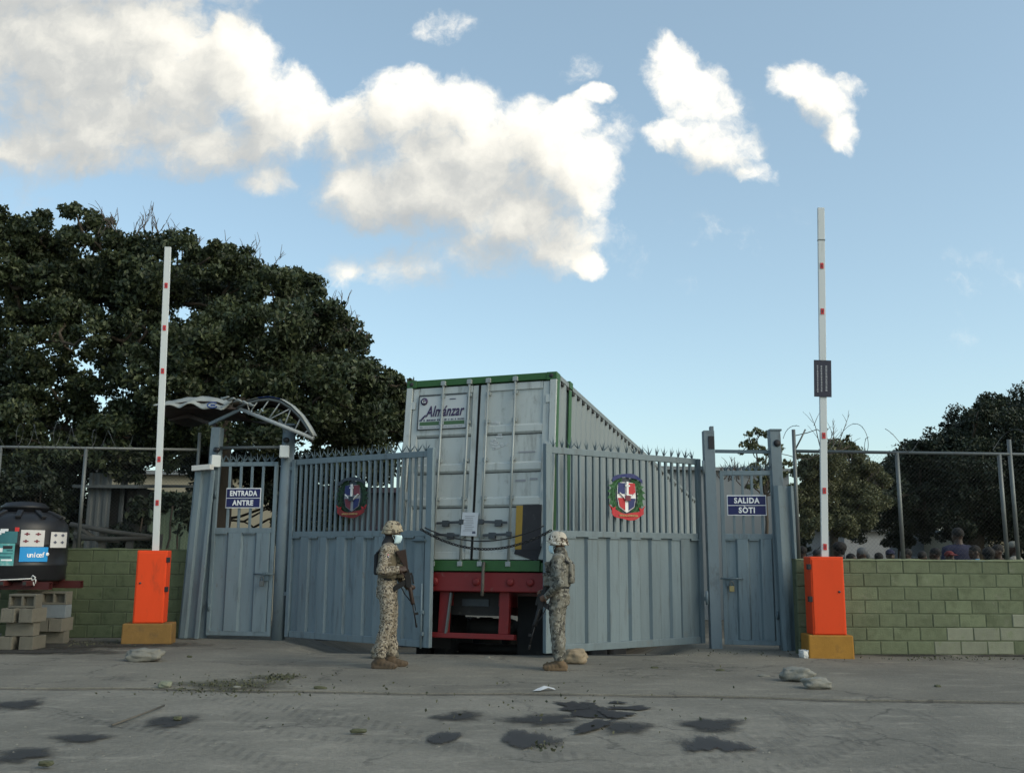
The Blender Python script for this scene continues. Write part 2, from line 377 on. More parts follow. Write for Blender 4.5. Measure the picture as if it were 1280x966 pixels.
def decal_mat(name, col, rough, lo, hi, nscale, amount=1.0, wave=0.0, stretch=(1, 1, 1), spec=.3):
    """a thin stain sheet whose edge breaks up: 'edge' is 1 in the middle and 0 at the rim"""
    m = bpy.data.materials.new(name); m.use_nodes = True
    t = NT(m.node_tree); bs = t.n['Principled BSDF']
    p = t.add('ShaderNodeNewGeometry').outputs['Position']
    e = t.add('ShaderNodeAttribute', attribute_name='edge').outputs['Fac']
    n = t.noise(t.vmath('MULTIPLY', p, stretch), nscale, 6, .7)
    a = t.smooth(t.math('ADD', e, t.math('MULTIPLY', t.math('SUBTRACT', n, .5), 1.3)), lo, hi, 0, amount)
    if wave:
        g = t.add('ShaderNodeTexCoord').outputs['Object']
        sx = t.add('ShaderNodeSeparateXYZ'); t.l.new(g, sx.inputs[0])
        s = t.math('SINE', t.math('ADD', t.math('MULTIPLY', sx.outputs[0], wave), t.math('MULTIPLY', n, 3.0)))
        a = t.math('MULTIPLY', a, t.smooth(s, -.2, .6))
    c = t.vmath('SCALE', tuple(col), t.math('ADD', .7, t.math('MULTIPLY', t.noise(p, 40, 4, .7), .6)))
    t.l.new(c, bs.inputs['Base Color']); bs.inputs['Roughness'].default_value = rough; bs.inputs['Specular IOR Level'].default_value = spec
    t.l.new(a, bs.inputs['Alpha'])
    return m


MT['damp'] = decal_mat('damp', (.044, .045, .046), .8, .14, .72, 7, .9, spec=.15)
MT['damp_streak'] = decal_mat('damp_streak', (.040, .041, .043), .8, .25, .6, 9, .9, 0, (1, .25, 1))
MT['spill'] = decal_mat('spill', (.028, .027, .029), .55, .14, .28, 9, .95, spec=.2)
MT['tread'] = decal_mat('tread', (.085, .088, .088), .9, .2, .8, 5, .17, 62)
MT['edge_dark'] = decal_mat('edge_dark', (.085, .080, .068), .95, .15, .9, 5, .65)
MT['soil_stain'] = decal_mat('soil_stain', (.042, .039, .034), .95, .12, .7, 5, .88)
MT['weed_stain'] = decal_mat('weed_stain', (.085, .082, .055), .95, .25, .75, 7, .7)


# ------------------------------------------------------------------ mesh building
def frame_of(d, up=(0, 0, 1)):
    d = Vector(d).normalized(); up = Vector(up)
    if abs(d.dot(up)) > .98: up = Vector((0, 1, 0)) if abs(d.y) < .9 else Vector((1, 0, 0))
    s = d.cross(up).normalized(); u = s.cross(d).normalized()
    return d, s, u


class MB:
    def __init__(s): s.v = []; s.f = []; s.m = []; s.sm = []
    def add(s, vs, fs, mi=0, smooth=False):
        b = len(s.v); s.v += [tuple(x) for x in vs]
        for f in fs: s.f.append([b + i for i in f]); s.m.append(mi); s.sm.append(smooth)
        return s
    def box(s, c, size, rot=None, mi=0, taper=None):
        hx, hy, hz = size[0] / 2, size[1] / 2, size[2] / 2
        vs = []
        for z in (-1, 1):
            k = 1 if (taper is None or z < 0) else taper
            for x, y in ((-1, -1), (1, -1), (1, 1), (-1, 1)): vs.append(Vector((x * hx * k, y * hy * k, z * hz)))
        if rot is not None: vs = [rot @ q for q in vs]
        c = Vector(c)
        return s.add([q + c for q in vs], [(3, 2, 1, 0), (4, 5, 6, 7), (0, 1, 5, 4), (1, 2, 6, 5), (2, 3, 7, 6), (3, 0, 4, 7)], mi)
    def beam(s, p, q, w, h, mi=0, up=(0, 0, 1)):
        p, q = Vector(p), Vector(q); d, sd, u = frame_of(q - p, up)
        vs = [a + sd * x * w / 2 + u * z * h / 2 for a in (p, q) for x, z in ((-1, -1), (1, -1), (1, 1), (-1, 1))]
        return s.add(vs, [(3, 2, 1, 0), (4, 5, 6, 7), (0, 1, 5, 4), (1, 2, 6, 5), (2, 3, 7, 6), (3, 0, 4, 7)], mi)
    def path(s, pts, r, n=8, mi=0, cap=True, smooth=True):
        pts = [Vector(p) for p in pts]; m = len(pts); rs = r if isinstance(r, (list, tuple)) else [r] * m
        vs, fs = [], []
        prev = None
        for i, p in enumerate(pts):
            d = (pts[min(i + 1, m - 1)] - pts[max(i - 1, 0)])
            if d.length < 1e-9: d = Vector((0, 0, 1))
            d.normalize()
            if prev is None: _, a, b = frame_of(d)
            else:
                a = prev - d * prev.dot(d)
                if a.length < 1e-6: _, a, b = frame_of(d)
                a.normalize(); b = a.cross(d)
            prev = a
            for k in range(n):
                t = 2 * math.pi * k / n; vs.append(p + a * math.cos(t) * rs[i] + b * math.sin(t) * rs[i])
        for i in range(m - 1):
            for k in range(n):
                k2 = (k + 1) % n; fs.append((i * n + k, i * n + k2, (i + 1) * n + k2, (i + 1) * n + k))
        if cap: fs.append(tuple(range(n))[::-1]); fs.append(tuple((m - 1) * n + k for k in range(n)))
        return s.add(vs, fs, mi, smooth)
    def tube(s, p, q, r, n=10, mi=0, r2=None): return s.path([p, q], [r, r if r2 is None else r2], n, mi)
    def lathe(s, prof, n=32, c=(0, 0, 0), mi=0, smooth=True, axis=None):
        """prof = [(radius, height)]"""
        R = Vector(axis or (0, 0, 1)).to_track_quat('Z', 'Y').to_matrix() if axis else None
        vs, fs = [], []
        for r, z in prof:
            for k in range(n):
                t = 2 * math.pi * k / n; q = Vector((r * math.cos(t), r * math.sin(t), z))
                vs.append((R @ q if R else q) + Vector(c))
        for i in range(len(prof) - 1):
            for k in range(n):
                k2 = (k + 1) % n; fs.append((i * n + k, i * n + k2, (i + 1) * n + k2, (i + 1) * n + k))
        fs.append(tuple(range(n))[::-1]); fs.append(tuple((len(prof) - 1) * n + k for k in range(n)))
        return s.add(vs, fs, mi, smooth)
    def prism(s, poly, y0, y1, mi=0, M=None):
        """polygon in local xz pushed from y0 to y1"""
        n = len(poly)
        vs = [Vector((x, y0, z)) for x, z in poly] + [Vector((x, y1, z)) for x, z in poly]
        if M is not None: vs = [M @ q for q in vs]
        fs = [tuple(range(n)), tuple(range(n, 2 * n))[::-1]] + [(i, i + n, (i + 1) % n + n, (i + 1) % n) for i in range(n)]
        return s.add(vs, fs, mi)
    def quad(s, a, b, c, d, mi=0): return s.add([a, b, c, d], [(0, 1, 2, 3)], mi)
    def mesh(s, name, mats):
        me = bpy.data.meshes.new(name); me.from_pydata(s.v, [], s.f)
        for m in (mats if isinstance(mats, (list, tuple)) else [mats]): me.materials.append(MT[m] if isinstance(m, str) else m)
        me.polygons.foreach_set('material_index', s.m); me.polygons.foreach_set('use_smooth', s.sm); me.update()
        bm = bmesh.new(); bm.from_mesh(me); bmesh.ops.recalc_face_normals(bm, faces=bm.faces); bm.to_mesh(me); bm.free()
        return me
    def build(s, name, mats, parent=None, bevel=0, loc=None, rot=None):
        return put(name, s.mesh(name, mats), parent, bevel, loc, rot)


def put(name, me, parent=None, bevel=0, loc=None, rot=None):
    o = bpy.data.objects.new(name, me); COL.objects.link(o)
    if parent is not None: o.parent = parent
    if loc is not None: o.location = loc
    if rot is not None: o.rotation_euler = rot
    if bevel:
        b = o.modifiers.new('bevel', 'BEVEL'); b.width = bevel; b.segments = 2; b.limit_method = 'ANGLE'; b.angle_limit = RAD(50)
    return o


def tag(o, label=None, cat=None, group=None, kind=None):
    if label: o['label'] = label
    if cat: o['category'] = cat
    if group: o['group'] = group
    if kind: o['kind'] = kind
    return o


def thing(name, label, cat, loc=(0, 0, 0), rot=(0, 0, 0), group=None):
    o = bpy.data.objects.new(name, None); COL.objects.link(o)
    o.location = loc; o.rotation_euler = rot; o.empty_display_size = .2
    return tag(o, label, cat, group)


def text(name, body, size, m, parent, loc, rot=(RAD(90), 0, 0), bold=.0, shear=0, align='CENTER', width=None, space=1.0, thick=.002):
    cu = bpy.data.curves.new(name, 'FONT'); cu.body = body; cu.size = size; cu.align_x = align; cu.align_y = 'CENTER'
    cu.offset = bold; cu.shear = shear; cu.extrude = thick; cu.space_character = space; cu.resolution_u = 3
    tmp = bpy.data.objects.new('tmp', cu); COL.objects.link(tmp)
    dg = bpy.context.evaluated_depsgraph_get()
    me = bpy.data.meshes.new_from_object(tmp.evaluated_get(dg))
    bpy.data.objects.remove(tmp); bpy.data.curves.remove(cu)
    me.materials.clear(); me.materials.append(MT[m])
    if width:
        xs = [v.co.x for v in me.vertices]; k = width / (max(xs) - min(xs))
        for v in me.vertices: v.co.x *= k
    return put(name, me, parent, 0, loc, rot)


def copy_tree(o, parent=None, **kw):
    c = o.copy(); COL.objects.link(c)
    if parent is not None: c.parent = parent
    for ch in list(o.children): copy_tree(ch, c)
    return c


def leaf_mesh(name, cen, size, m, droop=.25, aspect=.52, fold=.25, spread=None):
    """many small folded leaves, one mesh. cen (n,3), size (n,)"""
    n = len(cen); g = np.random.default_rng(len(cen))
    d = g.normal(size=(n, 3)); d[:, 2] -= droop * 2; d /= np.linalg.norm(d, axis=1)[:, None]
    r = g.normal(size=(n, 3)); sd = np.cross(d, r); sd /= np.linalg.norm(sd, axis=1)[:, None]
    nn = np.cross(d, sd)
    L = size[:, None]; a = cen - d * L * .5; t = cen + d * L * .5
    mid = cen - d * L * .06
    l = mid + sd * L * aspect * .5 + nn * L * fold * .3; rr = mid - sd * L * aspect * .5 + nn * L * fold * .3
    v = np.stack([a, l, t, rr], 1).reshape(-1, 3)
    i = np.arange(n)[:, None] * 4
    f = np.concatenate([i + [0, 2, 1], i + [0, 3, 2]], 1).reshape(-1)
    me = bpy.data.meshes.new(name)
    me.vertices.add(4 * n); me.vertices.foreach_set('co', v.astype(np.float32).ravel())
    me.loops.add(6 * n); me.loops.foreach_set('vertex_index', f.astype(np.int32))
    me.polygons.add(2 * n); me.polygons.foreach_set('loop_start', (np.arange(2 * n) * 3).astype(np.int32))
    me.update(calc_edges=True)
    at_ = me.attributes.new('tint', 'FLOAT', 'FACE'); at_.data.foreach_set('value', np.repeat(g.random(n), 2).astype(np.float32))
    me.materials.append(MT[m])
    return me


def decal(name, pts, z, m, parent, rings=5, rot=None):
    """thin stain sheet from an outline in ground coordinates, with an 'edge' attribute"""
    c = Vector((sum(p[0] for p in pts) / len(pts), sum(p[1] for p in pts) / len(pts)))
    vs = [(0, 0, 0)]; ed = [1.0]; n = len(pts); fs = []
    for r in range(1, rings + 1):
        k = r / rings
        for p in pts: vs.append(((p[0] - c.x) * k, (p[1] - c.y) * k, 0)); ed.append(1 - k)
    for j in range(n): fs.append((0, 1 + j, 1 + (j + 1) % n))
    for r in range(rings - 1):
        for j in range(n):
            a = 1 + r * n; b = a + n; j2 = (j + 1) % n; fs.append((a + j, b + j, b + j2, a + j2))
    me = bpy.data.meshes.new(name); me.from_pydata(vs, [], fs); me.update()
    bm = bmesh.new(); bm.from_mesh(me); bmesh.ops.recalc_face_normals(bm, faces=bm.faces)
    if bm.faces[:] and bm.faces[0].normal.z < 0: bmesh.ops.reverse_faces(bm, faces=bm.faces)
    bm.to_mesh(me); bm.free()
    at_ = me.attributes.new('edge', 'FLOAT', 'POINT'); at_.data.foreach_set('value', ed)
    me.materials.append(MT[m])
    return put(name, me, parent, 0, (c.x, c.y, z))


def outline(cx, cy, rx, ry, n=28, wob=.12, seed=0, ang=0.0):
    r = random.Random(seed); ph = [r.random() * 6.28 for _ in range(4)]
    out = []
    for k in range(n):
        t = 2 * math.pi * k / n
        w = 1 + wob * (math.sin(2 * t + ph[0]) * .5 + math.sin(3 * t + ph[1]) * .5 + math.sin(5 * t + ph[2]) * .35 + math.sin(8 * t + ph[3]) * .25)
        x, y = rx * w * math.cos(t), ry * w * math.sin(t)
        out.append((cx + x * math.cos(ang) - y * math.sin(ang), cy + x * math.sin(ang) + y * math.cos(ang)))
    return out


# ------------------------------------------------------------------ ground
def smoothstep(a, b, x):
    t = max(0, min(1, (x - a) / (b - a))); return t * t * (3 - 2 * t)


def gz(x, y):
    """ground height: level in front of the walls, falling away beyond the gateway"""
    side = smoothstep(2.6, 3.3, abs(x + .3))
    y0 = 13.7 + side * 2.9
    return -min(1.15, max(0, y - y0) * .095) if y > y0 else 0.0


def sheet(name, xs, ys, zf, m, kind='structure', skirt=None, cut=None):
    vs = [(x, y, zf(x, y)) for y in ys for x in xs]; nx = len(xs)
    fs = [(j * nx + i, j * nx + i + 1, (j + 1) * nx + i + 1, (j + 1) * nx + i) for j in range(len(ys) - 1) for i in range(nx - 1)]
    me = bpy.data.meshes.new(name); me.from_pydata(vs, [], fs); me.materials.append(MT[m]); me.update()
    me.polygons.foreach_set('use_smooth', [True] * len(fs))
    return tag(put(name, me), kind=kind)


def lin(a, b, n): return [a + (b - a) * i / (n - 1) for i in range(n)]


def edge_y(x): return 10.13 + .0 - .035 * (x) - .017 * max(0, x) ** 1.35 + .05 * math.sin(x * 1.3) + .03 * math.sin(x * 3.1 + 1)


ground = sheet('ground', [-400, -120, -50, -25, -14] + lin(-9, 9, 25) + [14, 25, 50, 120, 400], [-200, -60, -20, -5, 5, 10] + lin(12, 30, 25) + [36, 45, 60, 100, 200, 700],
               lambda x, y: gz(x, y) - .06, 'dirt')
# the concrete apron in front of the gates, with a worn front edge
xs = [-40, -25, -16] + lin(-12, 12, 61) + [16, 25, 40]
vs, fs = [], []
rows = lin(0, 1, 26)
for r in [-1] + rows:
    for x in xs:
        e = edge_y(max(-12, min(12, x)))
        if r < 0: vs.append((x, e - .015, -.05))
        else:
            y = e + (17.5 - e) * r
            bump = .006 * mnoise.noise(Vector((x * 1.1, y * 1.1, 3))) if r > 0 else -.006
            vs.append((x, y, gz(x, y) + bump))
nx = len(xs)
fs = [(j * nx + i, j * nx + i + 1, (j + 1) * nx + i + 1, (j + 1) * nx + i) for j in range(len(rows)) for i in range(nx - 1)]
me = bpy.data.meshes.new('pavement'); me.from_pydata(vs, [], fs); me.materials.append(MT['apron']); me.update()
pavement = tag(put('pavement', me), kind='structure')
RZ = -.022
road = sheet('road', [-200, -60, -30] + lin(-14, 14, 57) + [30, 60, 200], [-60, -20, -6, 0, 3] + lin(5, 10.6, 24), lambda x, y: RZ + .006 * mnoise.noise(Vector((x * .8, y * .8, 0))), 'road')


def rdecal(name, u, v, hu, hv, m, seed=0, wob=.14, dz=.010, z=RZ, par=None, ang=0):
    c = gp(u, v, z); l = gp(u - hu, v, z); n = gp(u, v + hv, z)
    o = decal(name, outline(c.x, c.y, abs(c.x - l.x) * 1.25, abs(c.y - n.y) * 1.25, 30, wob, seed, ang), z + dz, m, par or road)
    return o


for i, (u, v, hu, hv) in enumerate([(573, 896, 33, 6.5), (680, 900, 44, 8), (783, 909, 36, 8), (890, 906, 44, 9), (215, 902, 36, 8), (102, 923, 34, 7), (28, 944, 42, 10), (22, 881, 38, 6.5)]):
    rdecal('damp_patch', u, v, hu * 1.12, hv * 1.15, 'damp', 20 + i, .26)
for i, (u, v, hu, hv) in enumerate([(659, 925, 46, 15), (890, 931, 50, 14), (555, 923, 26, 10)]):
    rdecal('damp_patch', u, v, hu, hv, 'damp_streak', 50 + i, .2, .013)
for k, (u, v, hu, hv, an) in enumerate(((738, 889, 27, 9, 0), (718, 882, 14, 5, .4), (788, 886, 26, 2.6, 0), (741, 909, 13, 11, -.5), (768, 894, 18, 5, 0))): rdecal('liquid_spill', u, v, hu, hv, 'spill', 95 + k, .28, .012 + .0015 * k, ang=an)
rdecal('liquid_spill', 716, 887, 15, 2.2, 'spill', 91, .3, .016); rdecal('liquid_spill', 772, 879, 9, 1.6, 'spill', 92, .3, .016)
for i, (u, v, hu, hv) in enumerate([(582, 862, 14, 5), (560, 930, 32, 17), (960, 928, 40, 22), (700, 945, 60, 9), (1010, 900, 34, 10)]):
    rdecal('tyre_mark', u, v, hu, hv, 'tread', 60 + i, .2, .008, ang=.3)

vs, fs, ed = [], [], []  # dark strip along the apron edge, fading out towards the road
for i in range(141):
    x = -11 + 22 * i / 140; e = edge_y(x) - .02; w = .10 + .07 * mnoise.noise(Vector((x * 1.7, 4, 0)))
    for k, q in enumerate((0, .35, .7, 1)): vs.append((x, e - w * q - .0, RZ + .011)); ed.append((1, .75, .35, 0)[k])
fs = [(i * 4 + k, i * 4 + k + 1, i * 4 + k + 5, i * 4 + k + 4) for i in range(140) for k in range(3)]
me = bpy.data.meshes.new('edge_strip'); me.from_pydata(vs, [], fs); me.attributes.new('edge', 'FLOAT', 'POINT').data.foreach_set('value', ed); me.materials.append(MT['edge_dark']); me.update()
put('edge_strip', me, road)



def track(pts, w):
    # faint strip left by a tyre, following pts on the road
    P3 = [Vector((*p, RZ + .009)) for p in pts]; vs, ed, fs = [], [], []
    n = 40
    for i in range(n + 1):
        f = i / n * (len(P3) - 1); k = min(int(f), len(P3) - 2); p = P3[k].lerp(P3[k + 1], f - k); d = (P3[k + 1] - P3[k]).normalized(); q = Vector((-d.y, d.x, 0))
        for m_, e in ((-1, 0), (-.5, .8), (0, .55), (.5, .8), (1, 0)): vs.append(p + q * w * m_); ed.append(e * min(1, 6 * i / n, 6 * (n - i) / n))
    for i in range(n):
        for k in range(4): fs.append((i * 5 + k, i * 5 + k + 1, i * 5 + k + 6, i * 5 + k + 5))
    me = bpy.data.meshes.new('tyre_track'); me.from_pydata(vs, [], fs); me.attributes.new('edge', 'FLOAT', 'POINT').data.foreach_set('value', ed); me.materials.append(MT['tread']); me.update()
    put('tyre_track', me, road)


def arc_pts(cx, cy, r, a0, a1, n=14): return [(cx + r * math.cos(RAD(a0 + (a1 - a0) * i / n)), cy + r * math.sin(RAD(a0 + (a1 - a0) * i / n))) for i in range(n + 1)]


for (cx, cy, r, a0, a1, w) in ((.2, 9.0, 2.3, -80, 20, .13), (.2, 9.0, 2.75, -75, 15, .12), (.4, 9.2, 3.3, -70, 10, .13), (-.9, 9.3, 1.1, 160, 280, .12), (-.8, 9.2, 1.6, 175, 290, .12), (-6, 3.5, 5.5, 30, 75, .14), (-6, 3.5, 6.9, 28, 70, .14)): track(arc_pts(cx, cy, r, a0, a1), w)

# ------------------------------------------------------------------ block walls
def block_mesh(w, h, d, name, m, seed):
    r = random.Random(seed); b = MB(); e = .007
    j = lambda a: a + r.uniform(-.002, .002)
    front = [(j(-w / 2 + e), 0, j(-h / 2 + e)), (j(w / 2 - e), 0, j(-h / 2 + e)), (j(w / 2 - e), 0, j(h / 2 - e)), (j(-w / 2 + e), 0, j(h / 2 - e))]
    mid = [(-w / 2, e, -h / 2), (w / 2, e, -h / 2), (w / 2, e, h / 2), (-w / 2, e, h / 2)]
    back = [(x, d, z) for x, _, z in mid]
    vs = front + mid + back
    fs = [(0, 1, 2, 3)] + [(i, i + 4, (i + 1) % 4 + 4, (i + 1) % 4) for i in range(4)] + [(i + 4, i + 8, (i + 1) % 4 + 8, (i + 1) % 4 + 4) for i in range(4)] + [(11, 10, 9, 8)]
    b.add(vs, fs); return b.mesh(name, m)


def block_wall(label, p0, p1, rows, bh, bl, mats_of, capm, coremat, seed):
    p0, p1 = Vector(p0), Vector(p1); d = p1 - p0; L = d.length
    t = thing('block_wall', label, 'wall', p0, (0, 0, math.atan2(d.y, d.x)), None)
    H = rows * bh
    MB().box((L / 2, .10, H / 2 - .1), (L - .02, .17, H + .2 - .012)).build('mortar', coremat, t)
    r = random.Random(seed); cache = {}
    for k in range(rows):
        x = -(bl / 2 if k % 2 else 0.0)
        while x < L - .03:
            a, b = max(0, x), min(L, x + bl); x += bl
            if b - a < .06: continue
            w = b - a - .013
            m = mats_of(a / L, k, r)
            key = (round(w, 3), m, r.randrange(3))
            if key not in cache: cache[key] = block_mesh(w, bh - .013, .03, 'block', m, len(cache))
            put('block', cache[key], t, 0, ((a + b) / 2, r.uniform(.004, .011), k * bh + bh / 2), (0, r.uniform(-.004, .004), r.uniform(-.004, .004)))
    # rough mortar capping, its edge uneven
    n = max(8, int(L / .09)); vs = []
    for i in range(n + 1):
        x = L * i / n; h = .012 + .028 * abs(mnoise.noise(Vector((x * 3.1, seed, 0)))) + .012 * mnoise.noise(Vector((x * 9, seed, 2)))
        f = -.004 - .006 * mnoise.noise(Vector((x * 7, seed, 5)))
        vs += [(x, f, H - .004), (x, f + .012, H + h), (x, .19, H + h), (x, .19, H - .004)]
    fs = []
    for i in range(n):
        for k in range(3): fs.append((i * 4 + k, i * 4 + k + 1, i * 4 + k + 5, i * 4 + k + 4))
    MB().add(vs, fs).build('capping', capm, t)
    return t


def right_mats(f, k, r):
    f = f * 8.3 / 4.6
    if f > 1.05: return 'green_block'
    if k <= 1 and f > .38 and r.random() < .62: return 'bare_block'
    if k in (2, 3) and f > .66 and r.random() < .5: return 'bare_block'
    return 'green_block'


block_wall('green painted concrete block wall beside the exit gate, some lower blocks bare grey', (4.10, 14.035, 0), (12.4, 14.585, 0), 7, .189, .396, right_mats, 'cap_mortar', 'mortar_green', 3)
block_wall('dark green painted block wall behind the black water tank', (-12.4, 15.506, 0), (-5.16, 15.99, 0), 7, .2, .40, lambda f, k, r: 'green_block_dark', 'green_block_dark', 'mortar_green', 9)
# soil and weeds against the foot of the wall
for (x, y, rx, ry, s) in ((5.6, 13.98, 1.0, .14, 1), (7.2, 14.02, 1.2, .15, 2), (-6.9, 13.7, 2.2, .65, 3), (-6.3, 14.7, 2.0, 1.0, 4), (-8.2, 14.4, 2.4, 1.2, 5)):
    decal('soil_stain', outline(x, y, rx, ry, 36, .2, s), .012 + .0015 * s, 'soil_stain', pavement)


# ------------------------------------------------------------------ chain-link fences with razor wire
def fence(label, p0, p1, z0, z1, posts, seed):
    p0, p1 = Vector((*p0, 0)), Vector((*p1, 0)); d = p1 - p0; L = d.length
    t = thing('chain_link_fence', label, 'fence', p0, (0, 0, math.atan2(d.y, d.x)))
    MB().tube((0, 0, z1), (L, 0, z1), .024).build('top_rail', 'galv', t)
    for (x, top, r) in posts: MB().tube((x, 0, z0), (x, 0, top), r).build('post', 'galv', t)
    b = MB(); s = .062; w = .0012
    hgt = z1 - z0 - .03
    x = -hgt
    def strand(a, c):
        b.add([(a[0] - w, a[1], a[2]), (a[0] + w, a[1], a[2]), (c[0] + w, c[1], c[2]), (c[0] - w, c[1], c[2])], [(0, 1, 2, 3)])
        b.add([(a[0], a[1] - w, a[2]), (a[0], a[1] + w, a[2]), (c[0], c[1] + w, c[2]), (c[0], c[1] - w, c[2])], [(0, 1, 2, 3)])
    while x < L:
        lo, hi = max(0, x), min(L, x + hgt)
        if hi > lo:
            strand((lo, .026, z0 + lo - x), (hi, .026, z0 + hi - x))
            strand((lo, .030, z1 - .03 - (lo - x)), (hi, .030, z1 - .03 - (hi - x)))
        x += s
    tag(b.build('wire_mesh', 'wire', t), kind='stuff')
    return t


FR0, FR1 = (4.16, 14.14), (12.3, 14.69)
fence('chain link fence standing on the green block wall by the exit gate', FR0, FR1, 1.30, 2.90, [(.02, 3.22, .028), (1.58, 2.9, .03), (3.16, 2.9, .03), (3.33, 3.12, .03), (4.9, 2.9, .03), (6.5, 2.9, .03), (8.1, 2.9, .03)], 1)
fence('chain link fence with thin rail standing on the wall behind the water tank', (-12.3, 15.588), (-5.25, 16.09), 1.38, 3.06, [(.1, 3.06, .026), (1.9, 3.06, .026), (3.85, 3.06, .026), (5.22, 3.06, .03), (7.06, 3.35, .028)], 2)


def razor(label, p0, p1, z, r, pitch, seed, gaps=()):
    p0, p1 = Vector((*p0, z)), Vector((*p1, z)); d = p1 - p0; L = d.length
    t = thing('razor_wire', label, 'razor wire', p0, (0, 0, math.atan2(d.y, d.x)))
    rr = random.Random(seed); run = []; k = 0; n = int(L / pitch * 22)
    bb = MB()
    def flush():
        if len(run) > 3: MB().path(run, .0042, 4, smooth=False).build('coil', 'wire', t)
        run.clear()
    for i in range(n):
        a = i / 22 * 2 * math.pi; x = L * i / n
        if any(g0 < x / L < g1 for g0, g1 in gaps): flush(); continue
        q = r * (.85 + .3 * mnoise.noise(Vector((x * 1.3, seed, 0))))
        pt = Vector((x + .25 * pitch * math.sin(a * .5 + seed), q * math.cos(a) * .9, q * (1 + math.sin(a)) + .05 * mnoise.noise(Vector((x * 2, 0, seed)))))
        run.append(pt)
        if i % 3 == 0:
            e = Vector((rr.uniform(-1, 1), rr.uniform(-1, 1), rr.uniform(-1, 1))).normalized() * .03
            bb.add([pt - e, pt + Vector((0, .006, .006)), pt + e, pt - Vector((0, .006, .006))], [(0, 1, 2, 3)])
    flush()
    tag(bb.build('barbs', 'wire', t), kind='stuff')
    return t


razor('loose razor wire coils above the fence by the exit gate', (4.2, 14.15), (8.5, 14.44), 2.92, .22, .62, 4, ((.05, .1), (.3, .34), (.45, .7)))
razor('tangled razor wire coils above the fence by the water tank', (-9.5, 15.8), (-5.3, 16.1), 3.02, .25, .30, 8, ((.72, 1),))
br = thing('bent_fence_arm', 'bent steel arm leaning out beside the exit post with a loop of barbed wire', 'fence arm', (4.2, 14.15, 2.93))
MB().path([(0, 0, 0), (.10, .02, .17), (.17, .03, .30)], .012, 6).build('arm', 'galv', br)
MB().path([(.0, .0, .2), (.2, .03, .25), (.34, .02, .30), (.45, 0, .22), (.5, -.02, .1)], .007, 5).build('wire', 'wire', br)

# ------------------------------------------------------------------ gate posts and side panels
def cam_box(label, loc, rz):
    t = thing('security_camera', label, 'camera', loc, (0, 0, rz))
    MB().box((0, -.10, 0), (.15, .16, .20)).build('housing', 'white_paint', t, .012)
    MB().lathe([(.045, -.06), (.045, .0), (.03, .03)], 14, (.03, -.10, .19), axis=(.5, -1, -.15)).build('lens_hood', 'black_plastic', t)
    MB().beam((0, 0, .1), (.02, -.1, .18), .03, .03).build('bracket', 'post_paint', t)
    return t


PL1 = Vector((-3.70, 15.75, 0)); PL2 = Vector((-4.98, 15.98, 0))
t = thing('gate_post', 'round blue post between the entrance door and the left gate leaf, under the canopy', 'post', PL1, (0, 0, 0), 'posts of the gateway')
MB().path([(0, 0, -.05), (0, 0, 1.6), (.03, 0, 3.42)], .105, 20).build('column', 'post_paint', t)
MB().box((.015, 0, 3.44), (.26, .26, .03)).build('cap_plate', 'post_paint', t, .004)
for z in (.72, 2.72): MB().tube((.13, -.03, z - .09), (.13, -.03, z + .09), .022).build('hinge', 'post_paint', t)
t = thing('gate_post', 'square blue post at the hinge side of the entrance door', 'post', PL2, (0, 0, RAD(-8)), 'posts of the gateway')
MB().beam((-.03, 0, -.05), (.06, 0, 3.42), .16, .16, up=(0, 1, 0)).build('column', 'post_paint', t, .008)
cam_box('white camera box on the post left of the entrance door', (-4.93, 15.89, 2.84), .5)
cam_box('white camera box on the round post above the left gate leaf', (-3.70, 15.64, 2.98), .15)
t = thing('lintel_bar', 'thin horizontal pipe joining the two posts above the entrance door', 'pipe', (-4.9, 15.97, 3.08))
MB().tube((0, 0, 0), (1.16, -.2, .0), .028).build('pipe', 'galv', t)
PR1 = Vector((3.10, 14.92, 0)); PR2 = Vector((4.12, 14.78, 0))
t = thing('gate_post', 'tall square blue post between the right gate leaf and the exit door', 'post', PR1, (0, 0, 0), 'posts of the gateway')
MB().beam((.0, 0, -.05), (-.03, 0, 3.29), .165, .165, up=(0, 1, 0)).build('column', 'post_paint', t, .006)
MB().box((.025, 0, 3.31), (.055, .1, .10)).build('stub', 'post_paint', t, .004)
for z in (.74, 2.72): MB().tube((-.125, -.06, z - .1), (-.125, -.06, z + .1), .022).build('hinge', 'post_paint', t)
MB().box((0, -.088, 3.10), (.09, .012, .2)).build('scorched_plate', 'soot_black', t, .004)
t = thing('gate_post', 'tall square blue post right of the exit door, with a flat cap', 'post', PR2, (0, 0, 0), 'posts of the gateway')
MB().beam((.0, 0, -.05), (-.06, 0, 3.28), .165, .165, up=(0, 1, 0)).build('column', 'post_paint', t, .006)
MB().box((-.05, 0, 3.285), (.185, .185, .03)).build('cap_plate', 'spike_steel', t, .004)
MB().lathe([(.055, -.006), (.055, .006)], 12, (-.035, -.088, 3.08), axis=(0, 1, 0)).build('scorched_plate', 'soot_black', t)
t = thing('lintel_bar', 'thin horizontal bar joining the two posts above the exit door', 'pipe', (3.12, 14.9, 2.97))
MB().beam((0.05, 0, 0), (.92, -.13, -.02), .05, .05).build('bar', 'spike_steel', t)


